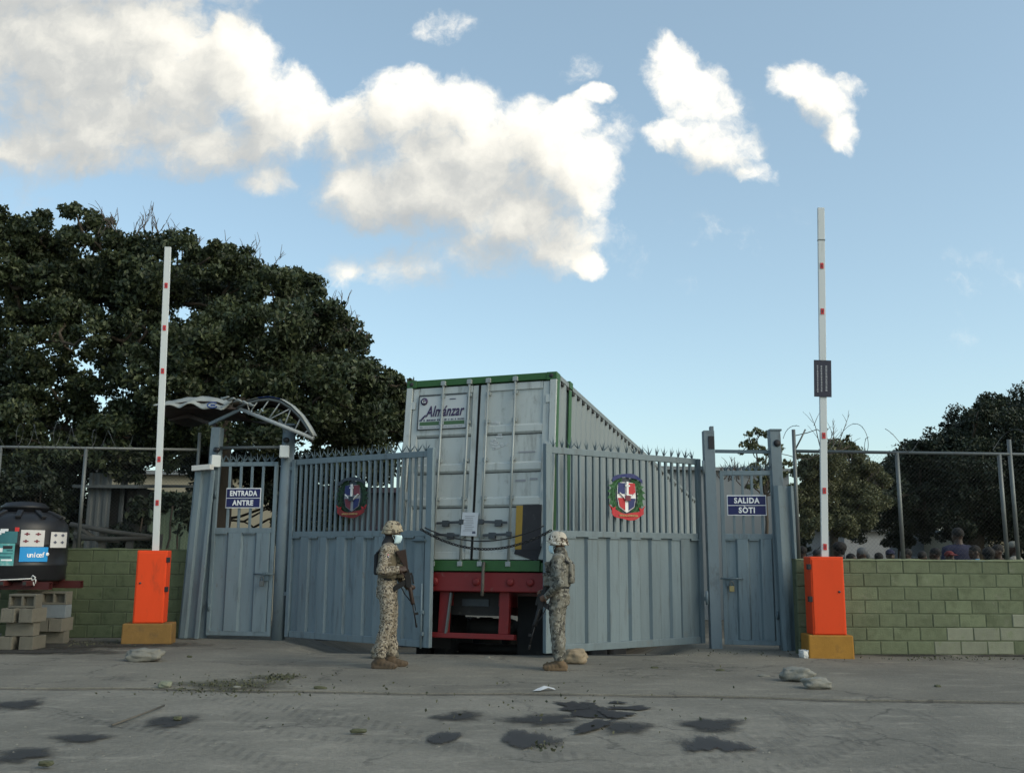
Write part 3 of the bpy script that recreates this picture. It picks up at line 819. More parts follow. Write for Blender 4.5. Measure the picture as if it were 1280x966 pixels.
def side_panel(label, loc, rz, w, h, lean, m):
    t = thing('side_panel', label, 'panel', loc, (0, 0, rz))
    prof = [(-w / 2, 0), (-w / 2 + .05, -.04), (-w * .12, -.04), (-w * .06, .02), (w * .30, .02), (w * .36, -.04), (w / 2, -.04)]
    b = MB(); vs = []
    for z in (0, h):
        for x, y in prof: vs.append((x + lean * z, y, z))
        for x, y in prof[::-1]: vs.append((x + lean * z, y + .05, z))
    n = len(prof) * 2
    b.add(vs, [(i, (i + 1) % n, (i + 1) % n + n, i + n) for i in range(n)] + [tuple(range(n))[::-1], tuple(range(n, 2 * n))])
    b.build('folded_sheet', m, t)
    return t


sp_ = side_panel('folded blue sheet panel closing the gap left of the entrance door', (-5.12, 15.72, .02), RAD(-12), .36, 2.66, .045, 'gate_paint')
MB().box((.10, -.05, 2.70), (.33, .13, .085), Euler((0, RAD(-4), 0)).to_matrix()).build('top_flashing', 'white_cloth', sp_, .006)
side_panel('folded blue sheet panel closing the gap right of the exit door', (4.17, 14.62, .0), RAD(10), .30, 2.42, -.02, 'gate_paint')


# ------------------------------------------------------------------ gates
def spike_mesh(m):
    b = MB()
    for a, e, L in ((0, 0, .17), (.62, .1, .15), (-.62, -.1, .15), (.35, 1.2, .13), (-.35, -1.2, .13)):
        d = Vector((math.sin(a), math.sin(e) * .5, math.cos(a))).normalized()
        p, q = Vector((0, 0, 0)), d * L; _, s_, u_ = frame_of(d)
        w = .013
        b.add([p + s_ * w, p + u_ * w, p - s_ * w, p - u_ * w, q], [(0, 1, 4), (1, 2, 4), (2, 3, 4), (3, 0, 4)])
    return b.mesh('spike', m)


SPIKE = spike_mesh('spike_steel')


def sheet_panel(w, z0, z1, t):
    """one folded panel: recess, slope, raised face; local y negative is outwards"""
    prof = [(0, .012), (w * .42, .012), (w * .50, -.028), (w * .94, -.028), (w, .012)]
    b = MB(); vs = []
    for z in (z0, z1):
        vs += [(x, y, z) for x, y in prof] + [(x, y + .008, z) for x, y in prof[::-1]]
    n = len(prof) * 2
    b.add(vs, [(i, (i + 1) % n, (i + 1) % n + n, i + n) for i in range(n)] + [tuple(range(n))[::-1], tuple(range(n, 2 * n))])
    return b.mesh('panel', t)


def emblem(parent, x, z, s, darker):  # last argument picks dimmer paints that put shade into the emblem's colours
    """round coat of arms cut from sheet: quartered shield, wreath, bible and cross, ribbons"""
    e = tag(MB().box((0, .006, 0), (.40, .006, .5)).build('emblem', 'em_dark' if darker else 'em_green', parent, 0, (x, -.06, z)))
    me = MB()
    # back plate as a round shield shape
    pts = [(.20 * math.cos(a), .27 * math.sin(a)) for a in [2 * math.pi * k / 28 for k in range(28)]]
    me.prism(pts, .0, .006); old = e.data; e.data = me.mesh('emblem', 'em_dark'); bpy.data.meshes.remove(old)
    e.scale = (s * 1.12, 1, s)
    def leaf_side(sg):
        b = MB()
        for k in range(9):
            a = RAD(-58 + k * 14.5); cx, cz = sg * .235 * math.cos(a), .275 * math.sin(a)
            for dd in (-1, 1):
                d = Vector((sg * math.cos(a + dd * .9), 0, math.sin(a + dd * .9) + .5)).normalized() * .13
                p = Vector((cx, -.012 - .002 * (k % 3), cz)); n = Vector((-d.z, 0, d.x)) * .38
                b.add([p - d * .5, p + n, p + d * .8, p - n], [(0, 1, 2, 3)])
        b.path([(sg * .235 * math.cos(RAD(a)), -.008, .275 * math.sin(RAD(a))) for a in range(-70, 72, 10)], .012, 5)
        b.build('wreath', 'em_darkgreen' if darker else 'em_green', e)
    leaf_side(1); leaf_side(-1)
    Y = -.014
    def plate(n, poly, m, y): MB().prism(poly, y, y + .006).build(n, m, e)
    plate('shield', [(-.15, .20), (.15, .20), (.16, -.02), (.13, -.16), (0, -.24), (-.13, -.16), (-.16, -.02)], 'em_white' if not darker else 'grey_print', Y)
    GRN = 'em_green' if not darker else 'em_darkgreen'; y2 = Y - .007; RED = 'maroon_print' if darker else 'em_red'
    plate('quarter', [(-.142, .19), (-.03, .19), (-.03, .03), (-.15, .03)], 'em_blue', y2)
    plate('quarter', [(.03, .19), (.142, .19), (.15, .03), (.03, .03)], RED, y2)
    plate('quarter', [(-.15, -.03), (-.03, -.03), (-.03, -.21), (-.12, -.155)], RED, y2)
    plate('quarter', [(.03, -.03), (.15, -.03), (.12, -.155), (.03, -.21)], 'em_blue', y2)
    b = MB()
    for sg in (-1, 1):
        b.beam((sg * .02, y2 - .008, -.06), (sg * .13, y2 - .008, .045), .010, .024, up=(0, 1, 0))
    b.box((0, y2 - .014, .10), (.034, .012, .22)); b.box((0, y2 - .016, .15), (.08, .008, .022))
    b.build('crossed_spears', 'em_white', e)
    MB().box((0, y2 - .026, -.03), (.085, .014, .075)).build('open_book', 'em_dark' if darker else 'maroon_print', e)
    def ribbon(n, zc, r, h, m, a0, a1, flip):
        b = MB(); vs = []
        k = 14
        for i in range(k + 1):
            a = RAD(a0 + (a1 - a0) * i / k)
            for hh in (-h / 2, h / 2):
                for yy in (Y - .030, Y - .024): vs.append((r * math.sin(a), yy + .01 * math.sin(i * 1.1), zc + flip * r * .55 * (1 - math.cos(a)) + hh * (1 + .2 * math.sin(i * .9))))
        fs = []
        for i in range(k):
            o = i * 4; p = o + 4; fs += [(o, p, p + 2, o + 2), (o + 1, o + 3, p + 3, p + 1), (o, o + 1, p + 1, p), (o + 2, p + 2, p + 3, o + 3)]
        return b.add(vs, fs).build(n, m, e)
    ribbon('top_ribbon', .30, .30, .055, 'em_blue' if not darker else 'em_dark', -60, 60, -1)
    ribbon('bottom_ribbon', -.30, .31, .095, 'em_red' if not darker else 'em_shadedred', -62, 62, 1)
    text('motto', 'REPUBLICA DOMINICANA', .036, 'em_gold', e, (0, Y - .045, -.285), bold=.001, width=.32)
    for sg in (-1, 1):
        MB().prism([(sg * .24, -.27), (sg * .31, -.13), (sg * .25, -.18), (sg * .20, -.16)], Y - .02, Y - .012).build('ribbon_end', 'em_red', e)
    return e


def gate_leaf(label, hinge, free, nbars, npan, m, side, z0=.06, H=2.86, zm=1.66):
    """local x from the hinge towards the free edge; outer face towards local -y"""
    hinge, free = Vector((*hinge, 0)), Vector((*free, 0)); d = free - hinge; L = d.length
    t = thing('gate_leaf', label, 'gate', hinge, (0, 0, math.atan2(d.y, d.x)), 'leaves of the vehicle gate')
    flip = Matrix.Scale(-1, 4, (0, 1, 0))
    s = 1 if side == 'left' else -1      # outward is local -y for the left leaf, +y for the right one
    def fix(o):
        if s < 0: o.data = o.data.copy() if o.data.users > 1 else o.data; o.data.transform(flip); o.data.flip_normals()
        return o
    W = .075
    MB().box((.04, 0, (z0 + H) / 2), (W, .07, H - z0)).build('hinge_stile', m, t, .006)
    MB().box((L - .055, 0, (z0 + H) / 2 + .02), (.11, .075, H - z0 + .04)).build('free_stile', m, t, .006)
    MB().box((L / 2, 0, H - .045), (L - .20, .06, .09)).build('top_rail', m, t, .006)
    MB().box((L / 2, .002, zm), (L - .20, .066, .085)).build('mid_rail', m, t, .006)
    MB().box((L / 2, .002, z0 + .05), (L - .20, .064, .10)).build('bottom_rail', m, t, .006)
    bar = MB().box((0, 0, 0), (.036, .042, H - .09 - zm - .0425)).mesh('bar', m)
    for k in range(nbars):
        x = .08 + (L - .19) * (k + 1) / (nbars + 1)
        put('bar', bar, t, .004, (x, rnd.uniform(-.003, .003), (H - .09 + zm + .0425) / 2), (0, rnd.uniform(-.004, .004), 0))
    pw = (L - .19) / npan
    pm = sheet_panel(pw - .002, z0 + .1, zm - .043, m)
    for k in range(npan):
        fix(put('panel', pm, t, 0, (.08 + pw * k, 0, 0)))
    cap = MB().box((0, 0, 0), (pw * .44, .03, .022)).mesh('drip_strip', m)
    for k in range(npan): put('drip_strip', cap, t, 0, (.08 + pw * k + pw * .21, -.026 * s, zm - .052))
    ns = int(L / .155)
    for k in range(ns):
        o = put('spike', SPIKE, t, 0, (.08 + (L - .16) * (k + .5) / ns, 0, H - .002), (rnd.uniform(-.15, .15), rnd.uniform(-.2, .2), rnd.uniform(-.4, .4)))
    # latch plate, drop bolt and hinge pins
    MB().box((L - .2, -.05 * s, zm - .1), (.20, .02, .05)).tube((L - .32, -.068 * s, zm - .1), (L - .08, -.068 * s, zm - .1), .014).build('slide_bolt', 'spike_steel', t, .003)
    MB().tube((L - .13, -.062 * s, .05), (L - .13, -.062 * s, .95), .013).box((L - .13, -.055 * s, .55), (.07, .03, .05)).box((L - .13, -.055 * s, .25), (.07, .03, .05)).beam((L - .13, -.065 * s, .78), (L - .30, -.075 * s, .78), .014, .014).build('drop_bolt', 'gate_paint', t)
    for z in (.72, 2.72): MB().box((-.005, 0, z), (.10, .05, .06)).build('hinge_strap', m, t, .004)
    return t, L, s


LL, Ll, _ = gate_leaf('left leaf of the blue vehicle gate, behind the soldier in the face mask', (-3.56, 15.66), (-1.13, 14.02), 23, 7, 'gate_paint', 'left')
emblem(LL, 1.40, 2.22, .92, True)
RL, Rl, _ = gate_leaf('right leaf of the grey blue vehicle gate, behind the soldier who looks away', (2.95, 15.06), (.46, 13.36), 21, 7, 'gate_paint_right', 'right')
er = emblem(RL, 1.58, 2.22, 1.0, False)
er.location = (1.58, .06, 2.22); er.rotation_euler = (0, 0, math.pi)


def padlock(label, loc, rz):
    t = thing('padlock', label, 'padlock', loc, (0, 0, rz), 'padlocks on the doors')
    MB().box((0, 0, -.05), (.075, .035, .085)).build('body', 'brass' if 'brass' in label else 'galv', t, .008)
    MB().path([(-.026, 0, -.01), (-.026, 0, .04), (-.015, 0, .06), (.015, 0, .06), (.026, 0, .04), (.026, 0, -.01)], .007, 6).build('shackle', 'galv', t)


def walk_gate(label, p0, p1, hinge_right, m, z0=.06, H=2.83, zm=1.72, lean=0):
    p0, p1 = Vector((*p0, 0)), Vector((*p1, 0)); d = p1 - p0; L = d.length
    t = thing('pedestrian_gate', label, 'gate', p0, (0, lean, math.atan2(d.y, d.x)), 'pedestrian gates')
    for x, n in ((.03, 'stile'), (L - .03, 'stile')): MB().box((x, 0, (z0 + H) / 2), (.06, .05, H - z0)).build(n, m, t, .005)
    MB().box((L / 2, 0, H - .035), (L - .12, .046, .07)).build('top_rail', m, t, .005)
    MB().box((L / 2, .002, zm), (L - .12, .046, .08)).build('mid_rail', m, t, .005)
    MB().box((L / 2, .002, z0 + .035), (L - .12, .046, .07)).build('bottom_rail', m, t, .005)
    bar = MB().box((0, 0, 0), (.038, .036, H - .07 - zm - .04)).mesh('bar', m)
    for k in range(4): put('bar', bar, t, .004, (.06 + (L - .12) * (k + 1) / 5, 0, (H - .07 + zm + .04) / 2))
    pw = (L - .12) / 2; pm = sheet_panel(pw - .002, z0 + .07, zm - .04, m)
    for k in range(2): put('panel', pm, t, 0, (.06 + pw * k, 0, 0))
    for k in range(2): MB().box((.06 + pw * k + pw * .21, -.02, zm - .05), (pw * .42, .02, .018)).build('drip_strip', m, t)
    ns = 8
    for k in range(ns): put('spike', SPIKE, t, 0, (.05 + (L - .1) * (k + .5) / ns, 0, H - .002), (rnd.uniform(-.15, .15), rnd.uniform(-.2, .2), rnd.uniform(-.4, .4)))
    xl = .10 if hinge_right else L - .10; sg = 1 if hinge_right else -1
    MB().box((xl, -.05, .98), (.10, .014, .12)).tube((xl - sg * .14, -.072, 1.03), (xl + sg * .20, -.072, 1.03), .013).box((xl + sg * .03, -.062, 1.03), (.05, .03, .05)).build('bolt', 'spike_steel', t)
    xh = L - .03 if hinge_right else .03
    for z in (.5, 2.3): MB().tube((xh, -.035, z - .06), (xh, -.035, z + .06), .018).build('hinge', 'spike_steel', t)
    return t, L


def door_sign(label, lines, loc, rz, w, h):
    t = thing('door_sign', label, 'sign', loc, (0, 0, rz))
    MB().box((0, 0, 0), (w, .008, h)).build('board', 'white_print', t, .002)
    for i, (s_, wd) in enumerate(lines):
        z = (h / 4 - .004) * (1 if i == 0 else -1)
        MB().box((0, -.006, z), (w - .022, .004, h / 2 - .020)).build('field', 'sign_navy', t)
        if s_ == 'SOTI': MB().beam((-.046, -.0105, z + .060), (-.022, -.0105, z + .050), .004, .010).build('accent', 'white_print', t)
        text('lettering', s_, .115, 'white_print', t, (0, -.0105, z - .004), bold=.0045, width=wd, space=1.15)
    return t


EG, eL = walk_gate('left hand pedestrian gate, the blue entrance door under the canopy', (-4.88, 15.865), (-3.81, 15.695), False, 'gate_paint')
XG, xL = walk_gate('right hand pedestrian gate, the blue exit door between two tall posts', (3.22, 14.86), (4.03, 14.74), True, 'gate_paint', zm=1.66, H=2.66)
eg_r = math.atan2(-.16, .99); xg_r = math.atan2(-.12, .81)
door_sign('navy sign reading ENTRADA ANTRE on the entrance door', [('ENTRADA', .47), ('ANTRE', .36)], Vector((-4.37, 15.75, 2.24)), eg_r, .60, .325)
door_sign('navy sign reading SALIDA SOTI on the exit door', [('SALIDA', .38), ('SOTI', .24)], Vector((3.60, 14.765, 2.13)), xg_r, .585, .31)
padlock('brass padlock hanging from the bolt of the exit door', (3.33, 14.755, .93), xg_r)
padlock('steel padlock hanging from the bolt of the entrance door', (-3.97, 15.62, .93), eg_r)

# chains across the gap between the two leaves
def catenary(a, b, sag, n=24): return [a.lerp(b, i / n) + Vector((0, 0, -sag * 4 * (i / n) * (1 - i / n))) for i in range(n + 1)]
CA, CB = Vector((-1.30, 13.98, 1.72)), Vector((.55, 13.28, 1.70))
def chain(label, pts):
    t = thing('chain', label, 'chain', pts[0], (0, 0, 0), None)
    o = pts[0]; ln = MB()
    L = sum((pts[i + 1] - pts[i]).length for i in range(len(pts) - 1)); n = int(L / .045)
    acc_ = [0]
    for i in range(len(pts) - 1): acc_.append(acc_[-1] + (pts[i + 1] - pts[i]).length)
    loop = MB(); ring = [(.030 * math.cos(a) , .017 * math.sin(a)) for a in [2 * math.pi * k / 8 for k in range(9)]]
    loop.path([(x, y, 0) for x, y in ring], .008, 5, cap=False); lm = loop.mesh('link', 'chain_black')
    for k in range(n):
        s_ = (k + .5) / n * L; i = max(j for j in range(len(pts)) if acc_[j] <= s_); i = min(i, len(pts) - 2)
        p = pts[i].lerp(pts[i + 1], (s_ - acc_[i]) / max(1e-6, acc_[i + 1] - acc_[i])); d = (pts[i + 1] - pts[i]).normalized()
        q = d.to_track_quat('X', 'Z').to_matrix() @ Euler((RAD(45 + 90 * (k % 2)), 0, 0)).to_matrix()
        put('link', lm, t, 0, p - o, q.to_euler())
    return t
chain('heavy black chain sagging across the gap between the two gate leaves', catenary(CA, CB, .27))
t = thing('cable', 'thin black cable slung above the chain between the gate leaves', 'cable', CA)
MB().path([p - CA for p in catenary(CA + Vector((.06, -.03, .02)), CB + Vector((-.1, -.03, .06)), .20, 30)], .010, 6).build('strand', 'chain_black', t)

# ------------------------------------------------------------------ boom barriers
def barrier(label, base, rz, cw, cd, ch, pw, pd, ph, tip, foot, stickers, hinge_side, plate=None, tipjoint=None, cx=0, plm='mustard_concrete'):
    """base: ground point under the cabinet; foot / tip: lower and upper end of the raised boom in world space"""
    t = thing('boom_barrier', label, 'barrier', base, (0, 0, rz), 'boom barriers at the gate')
    MB().box((0, 0, ph / 2 - .03), (pw, pd, ph + .06), taper=.985).build('plinth', plm, t, .018)
    b = MB().box((cx, 0, ph + ch / 2), (cw, cd, ch)); b.build('cabinet', 'orange_paint', t, .014)
    MB().box((cx + .0, -cd / 2 - .004, ph + ch / 2 - .01), (cw * .90, .012, ch * .95)).build('door_panel', 'orange_paint', t, .004)
    for z in (.14, .58): MB().box((cx + hinge_side * (cw / 2 + .012), -cd / 2 + .03, ph + ch - z), (.05, .07, .075)).build('hinge', 'black_plastic', t, .004)
    MB().lathe([(.016, -.006), (.016, .008)], 10, (cx - hinge_side * cw * .33, -cd / 2 - .012, ph + ch * .55), axis=(0, -1, 0)).build('lock', 'steel_dark', t)
    t_inv = (Matrix.Translation(base) @ Matrix.Rotation(rz, 4, 'Z')).inverted()
    f, p = t_inv @ Vector(foot), t_inv @ Vector(tip)
    d = (p - f); L = d.length
    arm = MB().beam((0, 0, 0), (0, 0, L), .045, .10, up=(1, 0, 0))
    dz = d.normalized(); dx = Vector((1, 0, 0)); dx = (dx - dz * dx.dot(dz)).normalized(); q = Matrix((dx, dz.cross(dx), dz)).transposed()
    ao = arm.build('boom', 'white_paint', t, .006, f, q.to_euler())
    for z in stickers:
        MB().box((0, -.028, z * L), (.046, .008, .085)).box((.0, -.033, z * L), (.018, .004, .04), mi=1).build('reflector', ['red_reflector', 'maroon_print'], ao)
    if tipjoint: MB().box((0, 0, L * tipjoint), (.104, .05, .02)).build('joint', 'galv', ao)
    if plate is not None:
        pl = MB().box((-.01, -.035, plate * L), (.25, .012, .54)).build('notice_plate', 'dark_plate', ao, .004)
        for x in (-.075, -.02, .05):
            b = MB(); rr = random.Random(int(x * 1000))
            z = plate * L + .19
            while z > plate * L - .19:
                h = rr.uniform(.014, .03); b.box((x - .01, -.043, z - h / 2), (.020 if x < .04 else .026, .003, h)); z -= h + .008
            b.build('print', 'grey_print', pl)
        MB().box((-.01, -.02, plate * L), (.05, .02, .1)).build('clamp', 'galv', ao)
    return t


bR = Vector((4.40, 13.74, 0))
barrier('orange barrier right of the exit door, its raised white boom carrying a dark plate', bR, RAD(-2), .46, .34, 1.06, .62, .42, .31, at(1026, 260, 13.70), at(1031, 712, 13.74), [.06 + .148 * k for k in range(4)] + [.70, .83], -1, .512, .905)
bL = Vector((-5.48, 15.0, 0))
barrier('orange barrier left of the entrance door, its raised white boom without any plate', bL, RAD(10), .44, .36, 1.08, .72, .44, .31, at(210, 309, 15.0), at(194, 700, 15.0), [.175, .31, .59, .73, .87], 1, plm='dirty_mustard')

# ------------------------------------------------------------------ water tank on its block stand
TC = Vector((-7.46, 14.85, .0)); TZ = .93
t = thing('water_tank', 'big black plastic water tank with posters, raised on block stacks at the left edge', 'water tank', (TC.x, TC.y, TZ))
R0 = .645
prof = [(R0 - .03, 0), (R0, .03), (R0, .20), (R0 + .012, .22), (R0 + .012, .25), (R0, .27), (R0, .50), (R0 + .012, .52), (R0 + .012, .55), (R0, .57), (R0, .74), (R0 - .02, .83), (R0 - .09, .92), (R0 - .21, .985), (.34, 1.02)]
MB().lathe(prof, 48).build('shell', 'black_plastic', t)
b = MB().lathe([(.31, 1.0), (.31, 1.07), (.335, 1.075), (.335, 1.11), (.31, 1.12), (.27, 1.16), (.10, 1.185), (.0, 1.19)], 36)
b.build('lid', 'black_plastic', t)
b = MB()
for k in range(10):
    a = 2 * math.pi * k / 10; b.beam((.36 * math.cos(a), .36 * math.sin(a), 1.03), (.58 * math.cos(a), .58 * math.sin(a), .93), .08, .05)
b.build('shoulder_ribs', 'black_plastic', t, .012)


def wrap(name, u0, v0, u1, v1, m, parent, off=.006, poly=None, n=8, z_of=None):
    """a sheet stuck round the tank between two photograph corners"""
    b = MB(); vs = []
    def ang(u):
        d = ray(u, 690); d = Vector((d.x, d.y)).normalized(); c = Vector((TC.x, TC.y)); q = c.dot(d)
        h2 = (R0 + off) ** 2 - (c - d * q).length_squared
        p = d * (q - math.sqrt(max(0, h2))) - c
        return math.atan2(p.x, -p.y)
    z = lambda v: at(40, v, 14.2).z - TZ
    a0, a1 = ang(u0), ang(u1)
    for i in range(n + 1):
        a = a0 + (a1 - a0) * i / n
        for v in (v1, v0):
            for rr in (R0 + off, R0 + off - .004): vs.append((rr * math.sin(a), -rr * math.cos(a), z(v)))
    fs = []
    for i in range(n):
        o = i * 4; p = o + 4; fs += [(o, p, p + 2, o + 2), (o + 1, o + 3, p + 3, p + 1), (o, o + 1, p + 1, p), (o + 2, p + 2, p + 3, o + 3)]
    return b.add(vs, fs).build(name, m, parent)


p1 = tag(wrap('poster', 24, 662, 54, 683, 'paper_white', t, .018), 'white notice with four small dark red marks')
for (u, v) in ((32, 667), (46, 667), (31, 676), (45, 676)):
    wrap('print', u - 3.4, v - .6, u + 3.4, v + .9, 'maroon_print', p1, .022, n=2); wrap('print', u - 1.2, v - 1.8, u + 1.2, v + 2.0, 'maroon_print', p1, .021, n=2)
p2 = tag(wrap('poster', 62, 664, 82, 684, 'paper_white', t, .018), 'smaller white notice with four small dark marks')
for (u, v) in ((68, 668), (77, 668), (68, 677), (77, 677)):
    wrap('print', u - 1.9, v - .6, u + 1.9, v + .9, 'ink', p2, .022, n=2); wrap('print', u - .8, v - 1.7, u + .8, v + 2.0, 'ink', p2, .021, n=2)
p3 = tag(wrap('poster', 24.5, 683.5, 60, 702, 'poster_blue', t, .018), 'bright blue poster with white lettering')
lx = at(42, 700, 14.25).x - TC.x; la = math.asin(lx / R0)
for i, ch in enumerate('unicef'):
    aa = la - .25 + i * .060
    text('lettering', ch, .105, 'white_print', p3, ((R0 + .022) * math.sin(aa), -(R0 + .022) * math.cos(aa), at(40, 693.5, 14.2).z - TZ), (RAD(90), 0, aa), bold=.002, thick=.001)
aa = la + .15
MB().lathe([(.026, 0), (.026, .003)], 14, ((R0 + .02) * math.sin(aa), -(R0 + .02) * math.cos(aa), at(40, 692.5, 14.2).z - TZ), axis=(math.sin(aa), -math.cos(aa), 0)).build('emblem', 'white_print', p3)
p4 = tag(wrap('poster', -16, 679, 18, 707, 'poster_teal', t, .018, n=12), 'teal poster with a drawing of a truck and hills')
wrap('print', -14, 664, 20, 678.4, 'poster_teal_dark', p4, .016, n=12)
for (u0, u1, v0, v1, m) in ((3, 15, 682, 686, 'soot_black'), (-12, 16, 691, 692.5, 'poster_teal_dark'), (-14, 14, 695, 697.5, 'poster_teal_dark'), (2, 16, 699, 701, 'white_print'), (-10, 3, 685, 690, 'white_print'), (8, 16, 687, 689, 'poster_teal_dark')): wrap('print', u0, v0, u1, v1, m, p4, .021, n=4)
wrap('print', 16, 659, 21.5, 664, 'red_reflector', p4, .020, n=2)
for k in range(5): wrap('print', -14 + 3 * k, 664 + 2.2 * (4 - k) - 3, -9 + 4.2 * k, 664 + 2.2 * (4 - k), 'white_print', p4, .021 + .0006 * k, n=3)
# white cord tied round the tank
b = MB(); b.path([((R0 + .02) * math.sin(a), -(R0 + .02) * math.cos(a), .02 + .03 * a) for a in [RAD(-95 + 6.5 * k) for k in range(22)]], .010, 6)
a = RAD(43); kx, ky = (R0 + .03) * math.sin(a), -(R0 + .03) * math.cos(a)
b.path([(kx - .03, ky, .05), (kx, ky - .02, .085), (kx + .035, ky - .01, .06), (kx + .02, ky - .02, .025), (kx - .01, ky - .025, .04), (kx + .015, ky - .02, -.02), (kx + .03, ky - .015, -.06)], .011, 6)
b.path([(kx + .02, ky, .045), (kx + .05, ky - .02, .02), (kx + .045, ky - .02, -.03)], .010, 6)
tag(b.build('tie_cord', 'white_cloth', None, 0, (TC.x, TC.y, TZ)), 'white cord knotted round the foot of the black tank', 'cord')
# red steel beams under the tank
for i, (dy, x0, x1, lb) in enumerate(((-.42, -8.6, -6.78, 'front red square steel beam under the tank, across the near block stacks'), (.30, -8.5, -6.64, 'rear red square steel beam under the tank, its end poking out past it'))):
    o = thing('steel_beam', lb, 'beam', ((x0 + x1) / 2, TC.y + dy, .865), (0, 0, RAD(1.5)), 'red beams under the tank')
    L = x1 - x0; w = .11; h_ = .012
    MB().box((0, -w / 2, 0), (L, h_, w)).box((0, w / 2, 0), (L, h_, w)).box((0, 0, w / 2 - .006), (L - .002, w - .014, .012)).box((0, 0, -w / 2 + .006), (L - .002, w - .014, .012)).build('tube', 'red_steel', o)
for i, x in enumerate((-7.95, -7.35, -7.02)):
    o = thing('steel_beam', ['short red cross beam end under the left of the tank', 'short red cross beam end under the middle of the tank', 'short red cross beam end at the right of the tank stand'][i], 'beam', (x, TC.y - .1, .968 - .06), (0, 0, RAD(90)), 'red beams under the tank')
    w = .075
    MB().box((0, 0, 0), (1.2, w, w)).build('tube', 'red_steel', o, .006); MB().box((-.602, 0, 0), (.006, w * .62, w * .62)).build('hollow_end', 'gap_shade', o)


def hollow_block(L=.39, D=.19, H=.19):
    """concrete block with two hollows through its height (local z)"""
    b = MB(); w = .03
    for y in (-D / 2 + w / 2, D / 2 - w / 2): b.box((0, y, 0), (L, w, H))
    for x in (-L / 2 + w / 2, 0, L / 2 - w / 2): b.box((x, 0, 0), (w, D - 2 * w - .001, H - .002))
    b.box((0, 0, 0), (L - 2 * w, D - 2 * w, .012))
    return b
HB = hollow_block().mesh('concrete_block', 'grey_block'); HBB = hollow_block().mesh('concrete_block', 'blue_block')
UP, HOLES, END = (0, 0, 0), (RAD(90), 0, 0), (0, 0, RAD(90))
names = ['bottom', 'second', 'third', 'fourth', 'topmost']


def stack(x, y, rows, which):
    for k, row in enumerate(rows):
        for (dx, rot, m) in row:
            o = put('concrete_block', HBB if m else HB, None, .004, (x + dx, y + rnd.uniform(-.012, .012), .095 + .193 * k), (rot[0], rot[1], rot[2] + rnd.uniform(-.05, .05)))
            side = '' if len(row) == 1 else (' left of two,' if dx < 0 else ' right of two,')
            look = {'H': 'with hollows facing the road', 'E': 'turned end on', 'U': 'lying lengthwise'}['H' if rot is HOLES else 'E' if rot is END else 'U']
            tag(o, f'{"bluish" if m else "grey"} concrete block {look},{side} {names[k]} in {which} stack', 'block', 'concrete blocks under the tank')
stack(-6.90, 13.98, [[(-.14, END, 0), (.15, END, 0)], [(0, UP, 0)], [(-.13, END, 0), (.13, END, 0)], [(0, HOLES, 0)]], 'front right')
stack(-6.86, 14.85, [[(0, UP, 0)], [(-.1, END, 0), (.1, END, 0)], [(0, UP, 1)], [(0, HOLES, 0)]], 'rear right')
stack(-7.62, 14.2, [[(-.12, END, 1), (.12, END, 1)], [(0, UP, 0)], [(0, HOLES, 0)], [(0, UP, 0)]], 'front left')
stack(-7.35, 15.1, [[(0, UP, 0)], [(0, UP, 0)], [(0, HOLES, 0)], [(0, UP, 0)]], 'shadowed middle')
stack(-8.45, 14.9, [[(0, UP, 0)], [(0, UP, 1)], [(0, UP, 0)], [(0, UP, 0)]], 'rear left')

# ------------------------------------------------------------------ container on its trailer
YAW, SLOPE = RAD(20.6), RAD(6.1)
CW, CH, CLN = 2.44, 2.90, 12.19
rear_right_top = at(696, 464, 13.85)
RC = Matrix.Rotation(-YAW, 4, 'Z') @ Matrix.Rotation(-SLOPE, 4, 'X') @ Matrix.Rotation(RAD(-.3), 4, 'Y')     # local y runs from the doors to the front
org = rear_right_top - (RC.to_3x3() @ Vector((CW / 2, 0, CH)))
cont = thing('shipping_container', 'pale grey shipping container with green frame, on the red trailer behind the gate', 'container', org, RC.to_euler())


def P(name, b, m, parent, bevel=0): return b.build(name, m, parent, bevel)


hw = CW / 2
for sx in (-1, 1):
    P('corner_post', MB().box((sx * (hw - .05), .075, CH / 2), (.10, .15, CH - .22)), 'container_white', cont, .006)
    P('corner_post', MB().box((sx * (hw - .05), CLN - .075, CH / 2), (.10, .15, CH - .22)), 'container_green', cont, .006)
    for y in (.09, CLN - .09):
        for z in (.06, CH - .06):
            cc = P('corner_casting', MB().box((sx * (hw - .08), y, z), (.165, .185, .122)), 'container_green', cont, .01)
            P('casting_hole', MB().lathe([(.034, -.003), (.034, .004)], 12, (sx * (hw - .08), y - .094 * (1 if y < 1 else -1), z), axis=(0, -1, 0)), 'gap_shade', cc)
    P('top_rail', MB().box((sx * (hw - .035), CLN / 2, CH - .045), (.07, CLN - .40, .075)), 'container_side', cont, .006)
    P('bottom_rail', MB().box((sx * (hw - .04), CLN / 2, .08), (.08, CLN - .40, .14)), 'container_green', cont, .006)
    # corrugated side
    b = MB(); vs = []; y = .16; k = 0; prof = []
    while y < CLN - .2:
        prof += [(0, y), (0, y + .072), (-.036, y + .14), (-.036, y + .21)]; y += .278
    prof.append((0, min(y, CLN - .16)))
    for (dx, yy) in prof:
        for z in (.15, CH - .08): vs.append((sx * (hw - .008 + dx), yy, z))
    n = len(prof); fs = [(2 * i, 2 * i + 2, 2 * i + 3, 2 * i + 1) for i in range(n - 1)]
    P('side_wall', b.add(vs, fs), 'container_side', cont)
    b = MB()
    for i in range(int((CLN - .6) / .278)): b.box((sx * (hw - .018), .16 + .278 * i + .175, CH - .105), (.026, .12, .05))
    tag(P('rail_notches', b, 'chassis_black', cont), kind='stuff')
P('post_edge', MB().box((hw + .002, .085, CH / 2), (.008, .10, CH - .25)), 'container_green', cont)
